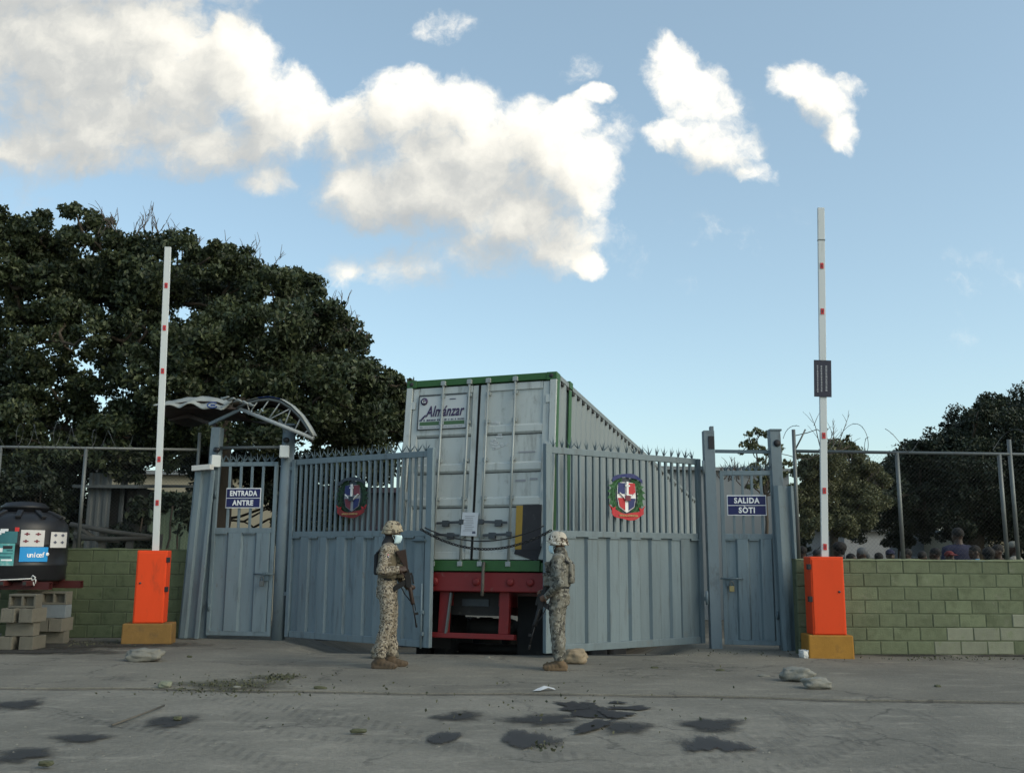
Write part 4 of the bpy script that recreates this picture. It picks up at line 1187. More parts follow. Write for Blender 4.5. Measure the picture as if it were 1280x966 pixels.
P('green_stripe', MB().box((hw - .004, .70, CH / 2 + .02), (.012, .13, CH - .26)), 'container_green', cont)
P('rail_sleeve', MB().box((hw - .03, .70, CH - .03), (.09, .16, .11)), 'container_green', cont, .006)
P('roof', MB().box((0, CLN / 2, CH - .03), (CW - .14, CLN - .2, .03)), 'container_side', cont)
P('floor', MB().box((0, CLN / 2, .10), (CW - .17, CLN - .2, .06)), 'chassis_black', cont)
P('front_wall', MB().box((0, CLN - .06, CH / 2), (CW - .2, .05, CH - .22)), 'container_green', cont)
P('door_header', MB().box((0, .06, CH - .055), (CW - .33, .11, .105)), 'container_green', cont, .006)
P('door_sill', MB().box((0, .05, .075), (CW - .33, .14, .15)), 'container_green', cont, .006)
dw = (CW - .22) / 2; dz0, dz1 = .16, CH - .12
for sx in (-1, 1):
    cx = sx * (dw / 2 + .004)
    door = P('door', MB().box((cx, .075, (dz0 + dz1) / 2), (dw - .012, .05, dz1 - dz0 - .01)), 'container_white', cont, .004)
    # raised rim of the door round four pressed panels with horizontal ribs between them
    for x in (-dw / 2 + .055, dw / 2 - .055): P('door_rim', MB().box((cx + x, .042, (dz0 + dz1) / 2), (.10, .03, dz1 - dz0 - .02)), 'container_white', door, .006)
    for z in (dz0 + .06, dz1 - .06): P('door_rim', MB().box((cx, .042, z), (dw - .222, .03, .11)), 'container_white', door, .006)
    for k in range(3):
        z = dz0 + (dz1 - dz0) * (.32, .515, .73)[k]; prof = [(.05, -.075), (.022, -.045), (.022, .045), (.05, .075)]
        b = MB(); vs = []
        for x in (-dw / 2 + .105, dw / 2 - .105): vs += [(cx + x, y, z + zz) for y, zz in prof]
        P('door_rib', b.add(vs, [(i, i + 1, i + 5, i + 4) for i in range(3)] + [(0, 3, 2, 1), (4, 5, 6, 7)]), 'container_white', door)
        P('rib_shadow', MB().box((cx, .047, z - .082), (dw - .22, .006, .012)), 'gap_shade', door)  # dark strip painted as the shadow line below each rib
    P('gasket', MB().box((sx * .012, .036, (dz0 + dz1) / 2), (.012, .03, dz1 - dz0)), 'rubber', door)
    for x in (-dw * .03, dw * .36) if sx < 0 else (-dw * .37, dw * .02):
        rod = P('lock_rod', MB().tube((cx + x, -.012, .07), (cx + x, -.012, CH - .04), .019, 10), 'rod_steel', door)
        for z in (.10, CH - .08): P('rod_cam', MB().box((cx + x, -.012, z), (.075, .05, .07)), 'rod_steel', rod, .005) if 0 else MB().box((cx + x, -.012, z), (.075, .05, .07)).build('rod_cam', 'rod_steel', door, .005)
        for z in (.50, 1.05, 1.62, 2.2, 2.62): MB().box((cx + x, .008, z), (.075, .045, .055)).build('rod_bracket', 'rod_steel', door, .004)
        hd = 1 if (x < 0) == (sx < 0) else -1
        hz = .52 if (x > 0) == (sx > 0) else .70
        MB().beam((cx + x, -.035, hz), (cx + x + (.40 if x < 0 else -.40) * 1, -.03, hz - .015), .022, .035).box((cx + x, -.03, hz), (.07, .05, .07)).box((cx + x + (.26 if x < 0 else -.26), -.012, hz - .02), (.10, .06, .09)).build('handle', 'steel_dark', door, .004)
    for z in (.45, 1.1, 1.8, 2.5): MB().box((sx * (hw - .115), .03, z), (.10, .05, .12)).build('hinge', 'container_white', door, .005)
    if sx < 0:
        bd = P('sign_board', MB().box((-.66, .012, 2.38), (.80, .012, .52)), 'sign_white', door, .003)
        P('sign_frame', MB().box((-.66, .004, 2.645), (.82, .016, .012)).box((-.66, .004, 2.115), (.82, .016, .012)).box((-1.066, .004, 2.38), (.012, .016, .52)).box((-.254, .004, 2.38), (.012, .016, .52)), 'steel_dark', door).location.x = .07
        text('lettering', 'Alm\u00e1nzar', .235, 'logo_purple', bd, (-.625, -.001, 2.385), bold=.0035, shear=.30, width=.64, space=1.06)
        MB().prism([(-1.02, 2.27), (-.985, 2.27), (-.935, 2.33), (-.945, 2.345)], -.003, .004).build('letter_tail', 'logo_purple', bd)
        bd.location.x = .07
        MB().lathe([(.058, -.002), (.058, .004)], 22, (-.975, .0, 2.555), axis=(0, -1, 0)).build('round_logo', 'logo_purple', bd)
        b = MB(); b.path([(-.975 + .03 * math.cos(a_), -.006, 2.555 + .028 * math.sin(a_)) for a_ in [RAD(60 + 20 * k) for k in range(15)]], .006, 5); b.box((-.965, -.006, 2.55), (.035, .004, .014))
        b.build('logo_mark', 'sign_white', bd)
        b = MB(); x = -1.03; rr = random.Random(5)
        while x < -.30:
            w = rr.uniform(.010, .02); b.box((x, .003, 2.258), (w, .006, .024)); x += w + (.008 if rr.random() < .85 else .03)
        b.build('small_print', 'ink', bd)
        b = MB().box((-.66, .004, 2.205), (.74, .006, .055)); b.build('green_band', 'logo_green', bd)
        b = MB().box((-1.0, .003, 2.15), (.05, .006, .02)); x = -.95
        while x < -.32: w = rr.uniform(.012, .03); b.box((x, .003, 2.15), (w, .006, .010)); x += w + .008
        b.build('small_print', 'grey_print', bd)
        MB().box((-.50, .003, 2.575), (.10, .006, .014)).build('small_print', 'ink', bd)
    else:
        P('hazard_patch', MB().box((.905, .012, .62), (.28, .014, .64)), 'soot_black', door); P('hazard_stripe', MB().box((.715, .012, .62), (.10, .014, .62)), 'hazard_yellow', door)
        P('sooty_smear', MB().box((.86, .0135, .30), (.36, .010, .22), Euler((0, .3, 0)).to_matrix()), 'soot_black', door)
        b = MB(); rr = random.Random(11)
        for k in range(26): b.box((.36 + rr.uniform(-.13, .13), .046, 1.98 + rr.uniform(-.2, .2)), (rr.uniform(.02, .07), .008, rr.uniform(.015, .05)), Euler((0, rr.uniform(-.5, .5), 0)).to_matrix())
        tag(b.build('peeling_sticker', 'sign_white', door), kind='stuff')
        b = MB()
        for (x, z, w, h) in ((.33, 1.55, .10, .05), (.86, 1.50, .30, .03), (.78, 1.72, .26, .02), (.70, 1.30, .16, .03), (.9, 1.32, .12, .03)): b.box((x, .046, z), (w, .006, h))
        tag(b.build('faded_marks', 'grey_print', door), kind='stuff')
np_ = P('paper_notice', MB().box((-.03, -.040, .665), (.25, .004, .34), Euler((0, RAD(2), 0)).to_matrix()), 'paper', cont)
b = MB()
for k in range(9): b.box((-.03 - .01 * (k % 3), -.0435, .78 - k * .026), (.15 - .03 * (k % 2), .002, .008))
b.build('print', 'grey_print', np_); MB().box((.045, -.0435, .545), (.05, .002, .035)).build('stamp', 'ink', np_)
st = MB().path([(.22, -.03, .12), (.24, -.10, .02), (.25, -.115, -.2), (.245, -.11, -.35)], .022, 6); st.build('hanging_strap', 'wood_rail', cont)

trl = thing('semi_trailer', 'red skeletal trailer under the container with bumper frame, black wheels and mud flaps', 'trailer', org, RC.to_euler())
P('rear_beam', MB().box((0, .10, -.15), (2.44, .20, .27)), 'trailer_red', trl, .012)
for x in (-.9, -.55, .1, .62, .92): P('lamp_boss', MB().lathe([(.055, -.01), (.055, .012), (.03, .02)], 12, (x, -.01, -.15), axis=(0, -1, 0)), 'trailer_red', trl)
for x in (-.42, .51): P('bumper_upright', MB().box((x, .13, -.57), (.15, .10, .58)), 'trailer_red', trl, .01)
P('bumper_bar', MB().box((.03, .12, -.895), (1.30, .12, .075)), 'trailer_red', trl, .008)
P('bumper_edge', MB().beam((-.36, .08, -.87), (-.31, .08, -.30), .025, .05), 'galv', trl)
P('plate_panel', MB().box((-.06, .35, -.44), (.86, .03, .32)), 'chassis_black', trl)
P('number_plate', MB().box((-.03, .325, -.42), (.42, .012, .10)), 'steel_dark', trl)
for x in (-.45, .45): P('chassis_rail', MB().box((x, CLN / 2 + .1, -.30), (.14, CLN - .2, .34)), 'trailer_red', trl)
for k in range(7): P('cross_member', MB().box((0, .8 + 1.75 * k, -.16), (2.3, .12, .16)), 'chassis_black', trl)
for y in (1.35, 2.65, 3.95, 8.7, 10.0):
    P('axle', MB().tube((-1.0, y, -1.05), (1.0, y, -1.05), .075, 12), 'chassis_black', trl)
    for sx in (-1, 1):
        for x in (.78, 1.08):
            w = P('wheel', MB().lathe([(.30, -.10), (.42, -.125), (.49, -.115), (.515, -.08), (.515, .08), (.49, .115), (.42, .125), (.30, .10)], 36, (sx * x, y, -1.06), axis=(1, 0, 0)), 'rubber', trl)
            P('rim', MB().lathe([(.30, -.07), (.24, -.03), (.10, -.02), (.08, .05)], 20, (sx * x, y, -1.06), axis=(sx, 0, 0)), 'chassis_black', w)
            b = MB()
            for k in range(30):
                a_ = 2 * math.pi * k / 30
                for q in (-1, 1): b.box((sx * x + q * .05, y + .517 * math.cos(a_), -1.06 + .517 * math.sin(a_)), (.085, .05, .02), Euler((a_ - math.pi / 2, 0, 0)).to_matrix() @ Euler((0, 0, q * .35)).to_matrix())
            tag(P('tread', b, 'rubber', w), kind='stuff')
for sx, z in ((-1, -.66), (1, -.72)): P('mud_flap', MB().box((sx * .84, .62, z), (.62, .02, .84), Euler((RAD(4), 0, 0)).to_matrix()), 'rubber', trl)
P('air_tank', MB().lathe([(.0, -.4), (.12, -.37), (.14, -.3), (.14, .3), (.12, .37), (.0, .4)], 18, (0, .95, -.75), axis=(1, 0, 0)), 'chassis_black', trl)
for sx in (-.6, .6): P('landing_leg', MB().box((sx, CLN - 2.4, -.75), (.14, .14, .8)), 'chassis_black', trl)

# ------------------------------------------------------------------ damaged canopy over the entrance door
cn = thing('entrance_canopy', 'broken arched canopy over the entrance door, half covered with torn pale tarp', 'canopy', (-3.7, 15.75, 3.46))
CO = Vector((-3.7, 15.75, 3.46))
cp = lambda u, v, Y: at(u, v, Y) - CO
tr = MB()
lo = lambda k: cp(300 + 92 * k, 511 + 37 * k, 15.75 - .5 * k)
arc = [(297, 510), (309, 504), (323, 500.5), (337, 499), (351, 502), (364, 510), (376, 522), (386, 537), (392, 548)]
arcp = [cp(u, v, 15.75 - .5 * (u - 297) / 95) for u, v in arc]
P('top_chord', MB().path(arcp, .026, 8), 'galv', cn)
P('bottom_chord', MB().tube(lo(0), lo(1), .032, 8), 'truss_paint', cn)
for a_, k in ((1, .13), (2, .13), (3, .24), (4, .38), (5, .60), (6, .74), (7, .86), (5, .38)):
    q = arcp[int(a_)]; P('web_bar', MB().tube(lo(k), q, .011, 6), 'truss_paint', cn)
back = [p + Vector((-.35, 1.55, .12)) for p in arcp]
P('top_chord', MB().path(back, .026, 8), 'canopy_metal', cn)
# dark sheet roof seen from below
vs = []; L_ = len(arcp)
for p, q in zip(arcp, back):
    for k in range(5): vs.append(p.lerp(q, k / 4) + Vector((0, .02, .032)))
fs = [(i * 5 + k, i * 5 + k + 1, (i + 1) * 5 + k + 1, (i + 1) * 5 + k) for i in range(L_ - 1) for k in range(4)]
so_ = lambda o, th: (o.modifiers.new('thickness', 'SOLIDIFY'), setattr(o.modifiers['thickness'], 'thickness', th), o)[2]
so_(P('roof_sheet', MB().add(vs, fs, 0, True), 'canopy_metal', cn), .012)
# left half: sagging sheet and rafters
lft = [(197, 507), (212, 502), (230, 499), (250, 498), (272, 499), (298, 509)]
lfp = [cp(u, v + 3, 16.15 - .4 * (u - 197) / 100) for u, v in lft]
vs = []
for i, p in enumerate(lfp):
    for k in range(5): vs.append(p + Vector((.12 * k * .4, .34 * k, -.10 * math.sin(k * .8) - .035 * k * (1 if i < 5 else .2))))
fs = [(i * 5 + k, i * 5 + k + 1, (i + 1) * 5 + k + 1, (i + 1) * 5 + k) for i in range(5) for k in range(4)]
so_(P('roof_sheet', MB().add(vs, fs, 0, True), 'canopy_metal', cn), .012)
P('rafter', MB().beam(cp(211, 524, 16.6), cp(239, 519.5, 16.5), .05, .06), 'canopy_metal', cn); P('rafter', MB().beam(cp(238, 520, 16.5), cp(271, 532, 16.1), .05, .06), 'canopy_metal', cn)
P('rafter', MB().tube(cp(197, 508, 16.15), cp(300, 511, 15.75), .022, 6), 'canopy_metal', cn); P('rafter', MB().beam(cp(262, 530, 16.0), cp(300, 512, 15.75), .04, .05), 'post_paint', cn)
P('brace', MB().beam(Vector((0.03, -.05, -.22)), Vector((-.12, -.12, .06)), .05, .05), 'post_paint', cn)
# torn tarp draped over the left half
nU, nV = 30, 7; vs = []
for i in range(nU + 1):
    f = i / nU; u = 192 + 98 * f
    top = 506 - 10.5 * math.sin(min(1, f * 1.25) * math.pi * .62) + (5 * max(0, f - .75) / .25)
    drop = (1.2 + 8 * smoothstep(.05, .3, f) + 7 * math.exp(-((f - .72) / .16) ** 2) - 7 * smoothstep(.86, 1, f)) + 2.2 * math.sin(f * 23) * smoothstep(.1, .3, f)
    for k in range(nV + 1):
        g = k / nV
        vs.append(cp(u, top + drop * g, 16.05 - .42 * f + .8 * (1 - g) ** 2 - .06 * g) + Vector((0, .04 * math.sin(i * .9 + k), .02 * mnoise.noise(Vector((i * .4, k * .5, 0))))))
fs = [(i * (nV + 1) + k, i * (nV + 1) + k + 1, (i + 1) * (nV + 1) + k + 1, (i + 1) * (nV + 1) + k) for i in range(nU) for k in range(nV)]
tp = so_(P('torn_tarp', MB().add(vs, fs, 0, True), 'tarp', cn), .006)
c0 = cp(266, 506.5, 15.66)
P('tarp_logo', MB().path([c0 + Vector((.085 * math.cos(a_), -.02, .045 * math.sin(a_))) for a_ in [RAD(40 + 20 * k) for k in range(16)]], .012, 5).box(c0 + Vector((.01, -.02, .0)), (.08, .01, .03)), 'tarp_blue', cn)
# crumpled cloth where the tarp ends, and a bluish strip along the arch
b = MB()
for k in range(5):
    pts = [cp(276 + 8 * k + 2 * j, 497 + 2.2 * k + (1.2 * math.sin(j * .9 + k)), 15.68 - .05 * j) for j in range(6)]
    b.path(pts, [.008, .018, .028, .024, .02, .01], 8)
P('crumpled_cloth', b, 'tarp', cn)
strip = []
for i, p in enumerate(arcp):
    if 0 < i: strip += [p + Vector((0, -.04, .045)), p + Vector((0, .28, .075))]
fs = [(2 * i, 2 * i + 2, 2 * i + 3, 2 * i + 1) for i in range(len(strip) // 2 - 1)]
b = MB().add(strip, fs, 0, True); b.m = [1 if i in (1, 2) else 0 for i in range(len(b.f))]
so_(P('tarp_strip', b, ['tarp', 'tarp_blue'], cn), .006)

# ------------------------------------------------------------------ people
def fuse(mb, voxel, it=3, tags=None):
    """one continuous skin over all the overlapping volumes in mb"""
    me = mb.mesh('tmp', 'skin'); o = put('tmp', me)
    r = o.modifiers.new('r', 'REMESH'); r.mode = 'VOXEL'; r.voxel_size = voxel; r.use_smooth_shade = True
    if it: s = o.modifiers.new('s', 'SMOOTH'); s.factor = .5; s.iterations = it
    dg = bpy.context.evaluated_depsgraph_get()
    out = bpy.data.meshes.new_from_object(o.evaluated_get(dg))
    bpy.data.objects.remove(o); bpy.data.meshes.remove(me)
    out.materials.clear(); out.polygons.foreach_set('use_smooth', [True] * len(out.polygons))
    return out


def ell(b, c, r, R=None, n=14, mi=0):
    prof = [(max(1e-4, math.sin(math.pi * i / 10)), -math.cos(math.pi * i / 10)) for i in range(11)]
    vs, fs = [], []
    for q, z in prof:
        for k in range(n):
            t = 2 * math.pi * k / n; p = Vector((q * math.cos(t) * r[0], q * math.sin(t) * r[1], z * r[2]))
            vs.append((R @ p if R else p) + Vector(c))
    for i in range(10):
        for k in range(n): k2 = (k + 1) % n; fs.append((i * n + k, i * n + k2, (i + 1) * n + k2, (i + 1) * n + k))
    fs.append(tuple(range(n))[::-1]); fs.append(tuple(10 * n + k for k in range(n)))
    b.add(vs, fs, mi)


def limb(b, pts, rs, mi=0, n=14):
    """tapered limb with rounded ends through pts"""
    P_ = [Vector(p) for p in pts]; out, ro = [], []
    for i in range(len(P_) - 1):
        for k in range(5):
            f = k / 5; out.append(P_[i].lerp(P_[i + 1], f)); ro.append(rs[i] + (rs[i + 1] - rs[i]) * (f * f * (3 - 2 * f)))
    out.append(P_[-1]); ro.append(rs[-1])
    b.path(out, ro, n, mi)
    ell(b, P_[0], (rs[0],) * 3, None, 12, mi); ell(b, P_[-1], (rs[-1],) * 3, None, 12, mi)


def trunk(b, secs, mi=0, n=20):
    """secs = [(x, z, half width y, half depth x)]"""
    vs, fs = [], []
    for x, z, w, d in secs:
        for k in range(n):
            t = 2 * math.pi * k / n; c, s_ = math.cos(t), math.sin(t)
            vs.append((x + d * math.copysign(abs(c) ** .85, c), w * math.copysign(abs(s_) ** .85, s_), z))
    m = len(secs)
    for i in range(m - 1):
        for k in range(n): k2 = (k + 1) % n; fs.append((i * n + k, i * n + k2, (i + 1) * n + k2, (i + 1) * n + k))
    fs.append(tuple(range(n))[::-1]); fs.append(tuple((m - 1) * n + k for k in range(n)))
    b.add(vs, fs, mi)


def hand(b, wrist, d, pn, side, curl=(55, 75, 40), mi=1):
    """palm and five fingers. d: along the hand, pn: the way the palm faces, side: +1 thumb towards d x pn, else the other way"""
    w = Vector(wrist); d = Vector(d).normalized(); pn = Vector(pn); pn = (pn - d * pn.dot(d)).normalized(); a = d.cross(pn) * side
    R = Matrix((d, a, pn)).transposed()
    ell(b, w + d * .045, (.055, .042, .018), R, 12, mi)
    ell(b, w + d * .062 + a * .004, (.040, .044, .016), R, 12, mi)
    for i, (off, L, r) in enumerate(((.030, .078, .0092), (.010, .086, .0095), (-.011, .080, .0090), (-.031, .064, .0082))):
        p = w + d * .085 + a * off; ang = 0; pts = [w + d * .055 + a * off * .8, p]; rs = [r, r]
        for s_, c in zip((.45, .32, .25), curl):
            ang += RAD(c + 4 * i); p = p + (d * math.cos(ang) + pn * math.sin(ang)) * L * s_; pts.append(p.copy()); rs.append(r * (1 - .09 * len(pts) / 2))
        b.path(pts, rs, 8, mi); ell(b, pts[-1], (rs[-1],) * 3, None, 8, mi)
    p = w + d * .022 + a * .034 + pn * .008; pts = [w + d * .012 + a * .02, p]; rs = [.013, .012]
    for s_, (fa, fp, fd) in zip((.036, .030, .024), ((.75, .45, .6), (.35, .7, .65), (.05, .85, .5))):
        p = p + (a * fa + pn * fp + d * fd).normalized() * s_; pts.append(p.copy()); rs.append(rs[-1] - .001)
    b.path(pts, rs, 8, mi); ell(b, pts[-1], (rs[-1],) * 3, None, 8, mi)


def head(b, c, yaw=0, pitch=0, mi=1):
    R = Euler((0, pitch, yaw)).to_matrix()
    E = lambda o, r, rr=None: ell(b, Vector(c) + R @ Vector(o), r, R @ rr if rr else R, 16, mi)
    E((-.008, 0, .025), (.098, .076, .098)); E((.015, 0, -.02), (.078, .064, .085)); E((.034, 0, -.068), (.056, .047, .046))
    E((.070, 0, .030), (.030, .056, .014)); E((.094, 0, -.018), (.018, .013, .026), Euler((0, -.35, 0)).to_matrix()); E((.103, 0, -.030), (.013, .018, .010))
    E((.082, 0, -.062), (.014, .026, .007)); E((.080, 0, -.074), (.013, .022, .008)); E((.068, 0, -.098), (.024, .025, .018))
    for s_ in (-1, 1):
        E((-.008, s_ * .078, -.008), (.019, .010, .031)); E((.058, s_ * .045, -.025), (.026, .018, .022))
    return R


def boots(b, ankle, yaw, s=1.0):
    R = Euler((0, 0, yaw)).to_matrix(); A = Vector((ankle[0], ankle[1], 0))
    q = lambda x, y, z: A + R @ Vector((x * s, y * s, z * s))
    for (x, w, h, z) in ((-.065, .044, .050, .050), (-.03, .048, .062, .060), (.03, .050, .058, .056), (.08, .052, .048, .046), (.125, .053, .040, .040), (.165, .044, .034, .035)):
        ell(b, q(x, 0, z), (.05 * s, w * s, h * s), R, 12)
    limb(b, [q(-.025, 0, .08), Vector(ankle) + Vector((0, 0, .02)), Vector(ankle) + (R @ Vector((-.005, 0, .17)))], [.056, .056, .060])
    for i in range(7): b.box(q(-.075 + .038 * i, 0, .012), (.055 * s, (.080 if i in (0, 6) else .098) * s, .024), R)
    b.box(q(-.06, 0, .02), (.075, .085, .04), R)


def human(o, J, voxel, cloth, skin_m, wrinkle=.010, fat=1.0, hands=True, name='body'):
    """J: joint positions in metres, front +x, left +y. Returns the head frame."""
    b = MB(); pv, ch, nk, hd = [Vector(J[k]) for k in ('pelvis', 'chest', 'neck', 'head')]
    f = fat; z0 = pv.z
    trunk(b, [(pv.x, z0 - .13, .158 * f, .125 * f), (pv.x - .005, z0 - .02, .172 * f, .128 * f), (pv.x, z0 + .10, .158 * f, .118 * f), (pv.x * .5 + ch.x * .5, z0 + .20, .160 * f, .120 * f), (ch.x, ch.z - .03, .178 * f, .128 * f),
              (ch.x - .005, ch.z + .07, .186 * f, .126 * f), (ch.x - .01, ch.z + .14, .165 * f, .105 * f), (nk.x - .015, nk.z - .03, .105, .082), (nk.x - .01, nk.z + .01, .066, .066)], 0)
    for s_ in (-1, 1):
        k = 'r' if s_ < 0 else 'l'
        hip = Vector((pv.x, s_ * .088, z0 - .04)); kn = Vector(J['knee_' + k]); an = Vector(J['ankle_' + k])
        limb(b, [hip, hip.lerp(kn, .45) + Vector((.012, 0, 0)), kn, kn.lerp(an, .35) + Vector((-.012, 0, 0)), an + Vector((0, 0, .14)), an + Vector((0, 0, .075))], [.100 * f, .094 * f, .078 * f, .078 * f, .078, .064], 0)
        sh = Vector(J['shoulder_' + k]); el = Vector(J['elbow_' + k]); wr = Vector(J['wrist_' + k])
        limb(b, [Vector((ch.x, s_ * .10, sh.z)), sh, sh.lerp(el, .5), el, el.lerp(wr, .4), wr], [.085, .072 * f, .060 * f, .053, .050, .038], 0)
        dd = Vector(J.get('hand_' + k, wr - el)).normalized()
        limb(b, [wr - dd * .02, wr + dd * .02], [.030, .027], 1, 10)
        if hands: hand(b, wr + dd * .01, dd, J.get('palm_' + k, (0, -s_, 0)), J.get('thumb_' + k, s_), J.get('curl_' + k, (55, 70, 40)))
        else: ell(b, wr + dd * .07, (.03, .025, .06), None, 10, 1)
    limb(b, [nk + Vector((-.012, 0, -.05)), nk.lerp(hd, .55) + Vector((-.012, 0, 0))], [.060, .057], 1)
    R = head(b, hd, J.get('head_yaw', 0), J.get('head_pitch', 0))
    src = [(Vector(v)) for v in b.v]; vm = [0] * len(src)
    for fc, m in zip(b.f, b.m):
        for i in fc: vm[i] = m
    kd = kdtree.KDTree(len(src))
    for i, p in enumerate(src): kd.insert(p, i)
    kd.balance()
    me = fuse(b, voxel, 3)
    me.name = name; me.materials.append(MT[cloth]); me.materials.append(MT[skin_m])
    tagv = []
    for v in me.vertices:
        hits = kd.find_n(v.co, 3); tagv.append(1 if sum(vm[h[1]] for h in hits) >= 2 else 0)
    me.polygons.foreach_set('material_index', [1 if sum(tagv[i] for i in p.vertices) * 2 > len(p.vertices) else 0 for p in me.polygons])
    if wrinkle:
        nrm = [v.normal.copy() for v in me.vertices]
        for v, t_, nn in zip(me.vertices, tagv, nrm):
            if t_ == 0:
                p = v.co
                w = mnoise.noise(Vector((p.x * 9, p.y * 9, p.z * 17))) + .6 * (1 - 2 * abs(mnoise.noise(Vector((p.x * 13 + 5, p.y * 13, p.z * 26 + p.x * 12))))) + .3 * mnoise.noise(p * 38)
                v.co = p + nn * (w * wrinkle + wrinkle * .6)
    me.update()
    ob = put(name, me, o)
    return R


def helmet(o, c, R, m, s=1.0):
    """deep combat helmet with cloth cover: lower over ears and nape, a short brim in front"""
    n, rows = 36, 12; vs = []
    for side_ in (0, 1):
        for i in range(rows + 1):
            a = math.pi / 2 * i / rows
            for k in range(n):
                t = 2 * math.pi * k / n; fr = math.cos(t)
                low = -.012 if fr > .75 else (-.062 if fr > -.2 else -.055)
                low = -.062 + .050 * smoothstep(.25, .85, fr)
                z = low + (.135 - low) * math.sin(a); q = max(.02, math.cos(a)) ** .62
                fl = 1 + .10 * (1 - i / rows) ** 6
                k_ = (1 if side_ == 0 else .92)
                x = (.142 if fr > 0 else .138) * q * fr * fl * k_ + (.012 if fr > .5 else 0) * (1 - i / rows) ** 3; y = .122 * q * math.sin(t) * fl * k_
                w = 0 if side_ else .0035 * mnoise.noise(Vector((x * 30, y * 30, z * 30)))
                vs.append(Vector(c) + R @ (Vector((x - .008, y, z * k_ + .045)) * s * (1 + w * 8)))
    m1 = (rows + 1) * n; fs = []
    for sd in (0, 1):
        for i in range(rows):
            for k in range(n): k2 = (k + 1) % n; fs.append((sd * m1 + i * n + k, sd * m1 + i * n + k2, sd * m1 + (i + 1) * n + k2, sd * m1 + (i + 1) * n + k))
        fs.append(tuple(sd * m1 + rows * n + k for k in range(n)))
    for k in range(n): k2 = (k + 1) % n; fs.append((k, k2, m1 + k2, m1 + k))
    h = MB().add(vs, fs, 0, True).build('helmet', m, o)
    bb = MB()
    bb.path([Vector(c) + R @ (Vector((.137 * math.cos(t) - .008, .119 * math.sin(t), .040)) * s) for t in [2 * math.pi * k / 30 for k in range(31)]], .006, 5)
    bb.build('band', 'web_tan', h)
    for sg in (-1, 1): MB().path([Vector(c) + R @ Vector(p) for p in ((0, sg * .10, .0), (.02, sg * .085, -.06), (.05, sg * .05, -.115), (.065, 0, -.125))], .006, 5).build('chin_strap', 'web_black', h)
    return h


def face_mask(o, c, R, m):
    n, r = 10, 6; vs = []
    for i in range(r + 1):
        z = -.018 - .105 * i / r
        for k in range(n + 1):
            t = -1 + 2 * k / n; ang = t * 1.25
            rad = .098 + .014 * math.sin(math.pi * min(1, i / r * 1.1)) - (.012 if i == r else 0) + .002 * (i % 2)
            x = rad * math.cos(ang) * (1.06 - .16 * (i / r)) + .012; y = (.082 - .012 * i / r) * math.sin(ang)
            vs.append(Vector(c) + R @ Vector((x, y, z)))
    fs = [(i * (n + 1) + k, i * (n + 1) + k + 1, (i + 1) * (n + 1) + k + 1, (i + 1) * (n + 1) + k) for i in range(r) for k in range(n)]
    mk_ = so_(MB().add(vs, fs, 0, True).build('face_mask', m, o), .003)
    b = MB()
    for sg in (-1, 1):
        for z in (-.03, -.10): b.path([Vector(c) + R @ Vector(p) for p in ((.055, sg * .078, z), (.01, sg * .086, -.02), (-.015, sg * .086, .01))], .0025, 4)
    b.build('ear_loop', m, mk_)


def rifle(label, butt, muzzle, up, wood, s=1.0):
    butt, muzzle = Vector(butt), Vector(muzzle); x = (muzzle - butt).normalized(); u = Vector(up); u = (u - x * u.dot(x)).normalized(); y = u.cross(x)
    t = thing('rifle', label, 'rifle'); t.matrix_world = Matrix.Translation(butt) @ Matrix((x, y, u)).transposed().to_4x4()
    w = 'gun_wood' if wood else 'gun_black'
    MB().prism([(0, .035), (0, -.085), (.03, -.088), (.19, -.028), (.25, -.022), (.25, .022), (.17, .028)], -.019, .019).build('stock', w, t, .006)
    MB().prism([(.24, .030), (.24, -.026), (.30, -.034), (.45, -.034), (.47, -.012), (.47, .030), (.36, .042)], -.020, .020).build('receiver', 'gun_black', t, .004)
    MB().prism([(.262, -.030), (.305, -.030), (.275, -.120), (.235, -.112)], -.014, .014).build('pistol_grip', w, t, .005)
    MB().prism([(.365, -.034), (.425, -.034), (.462, -.135), (.478, -.195), (.425, -.200), (.392, -.120)], -.012, .012).build('magazine', 'gun_black', t, .003)
    MB().lathe([(.020, 0), (.026, .02), (.024, .2), (.020, .22)], 12, (.46, 0, .008), axis=(1, 0, 0)).build('handguard', w, t)
    b = MB().tube((.66, 0, .008), (.93, 0, .008), .0085, 8); b.tube((.60, 0, .032), (.76, 0, .030), .006, 6); b.box((.80, 0, .032), (.03, .010, .05)); b.lathe([(.011, 0), (.013, .01), (.013, .05), (.010, .055)], 10, (.91, 0, .008), axis=(1, 0, 0))
    b.build('barrel', 'gun_black', t)
    MB().box((.38, 0, .058), (.11, .018, .022)).box((.31, 0, .05), (.03, .016, .03)).build('rear_sight', 'gun_black', t, .003)
    MB().path([(.03, .015, -.06), (.15, .09, -.11), (.35, .13, -.12), (.55, .08, -.06), (.64, .02, -.01)], .007, 5).build('sling', 'web_black', t)
    return t


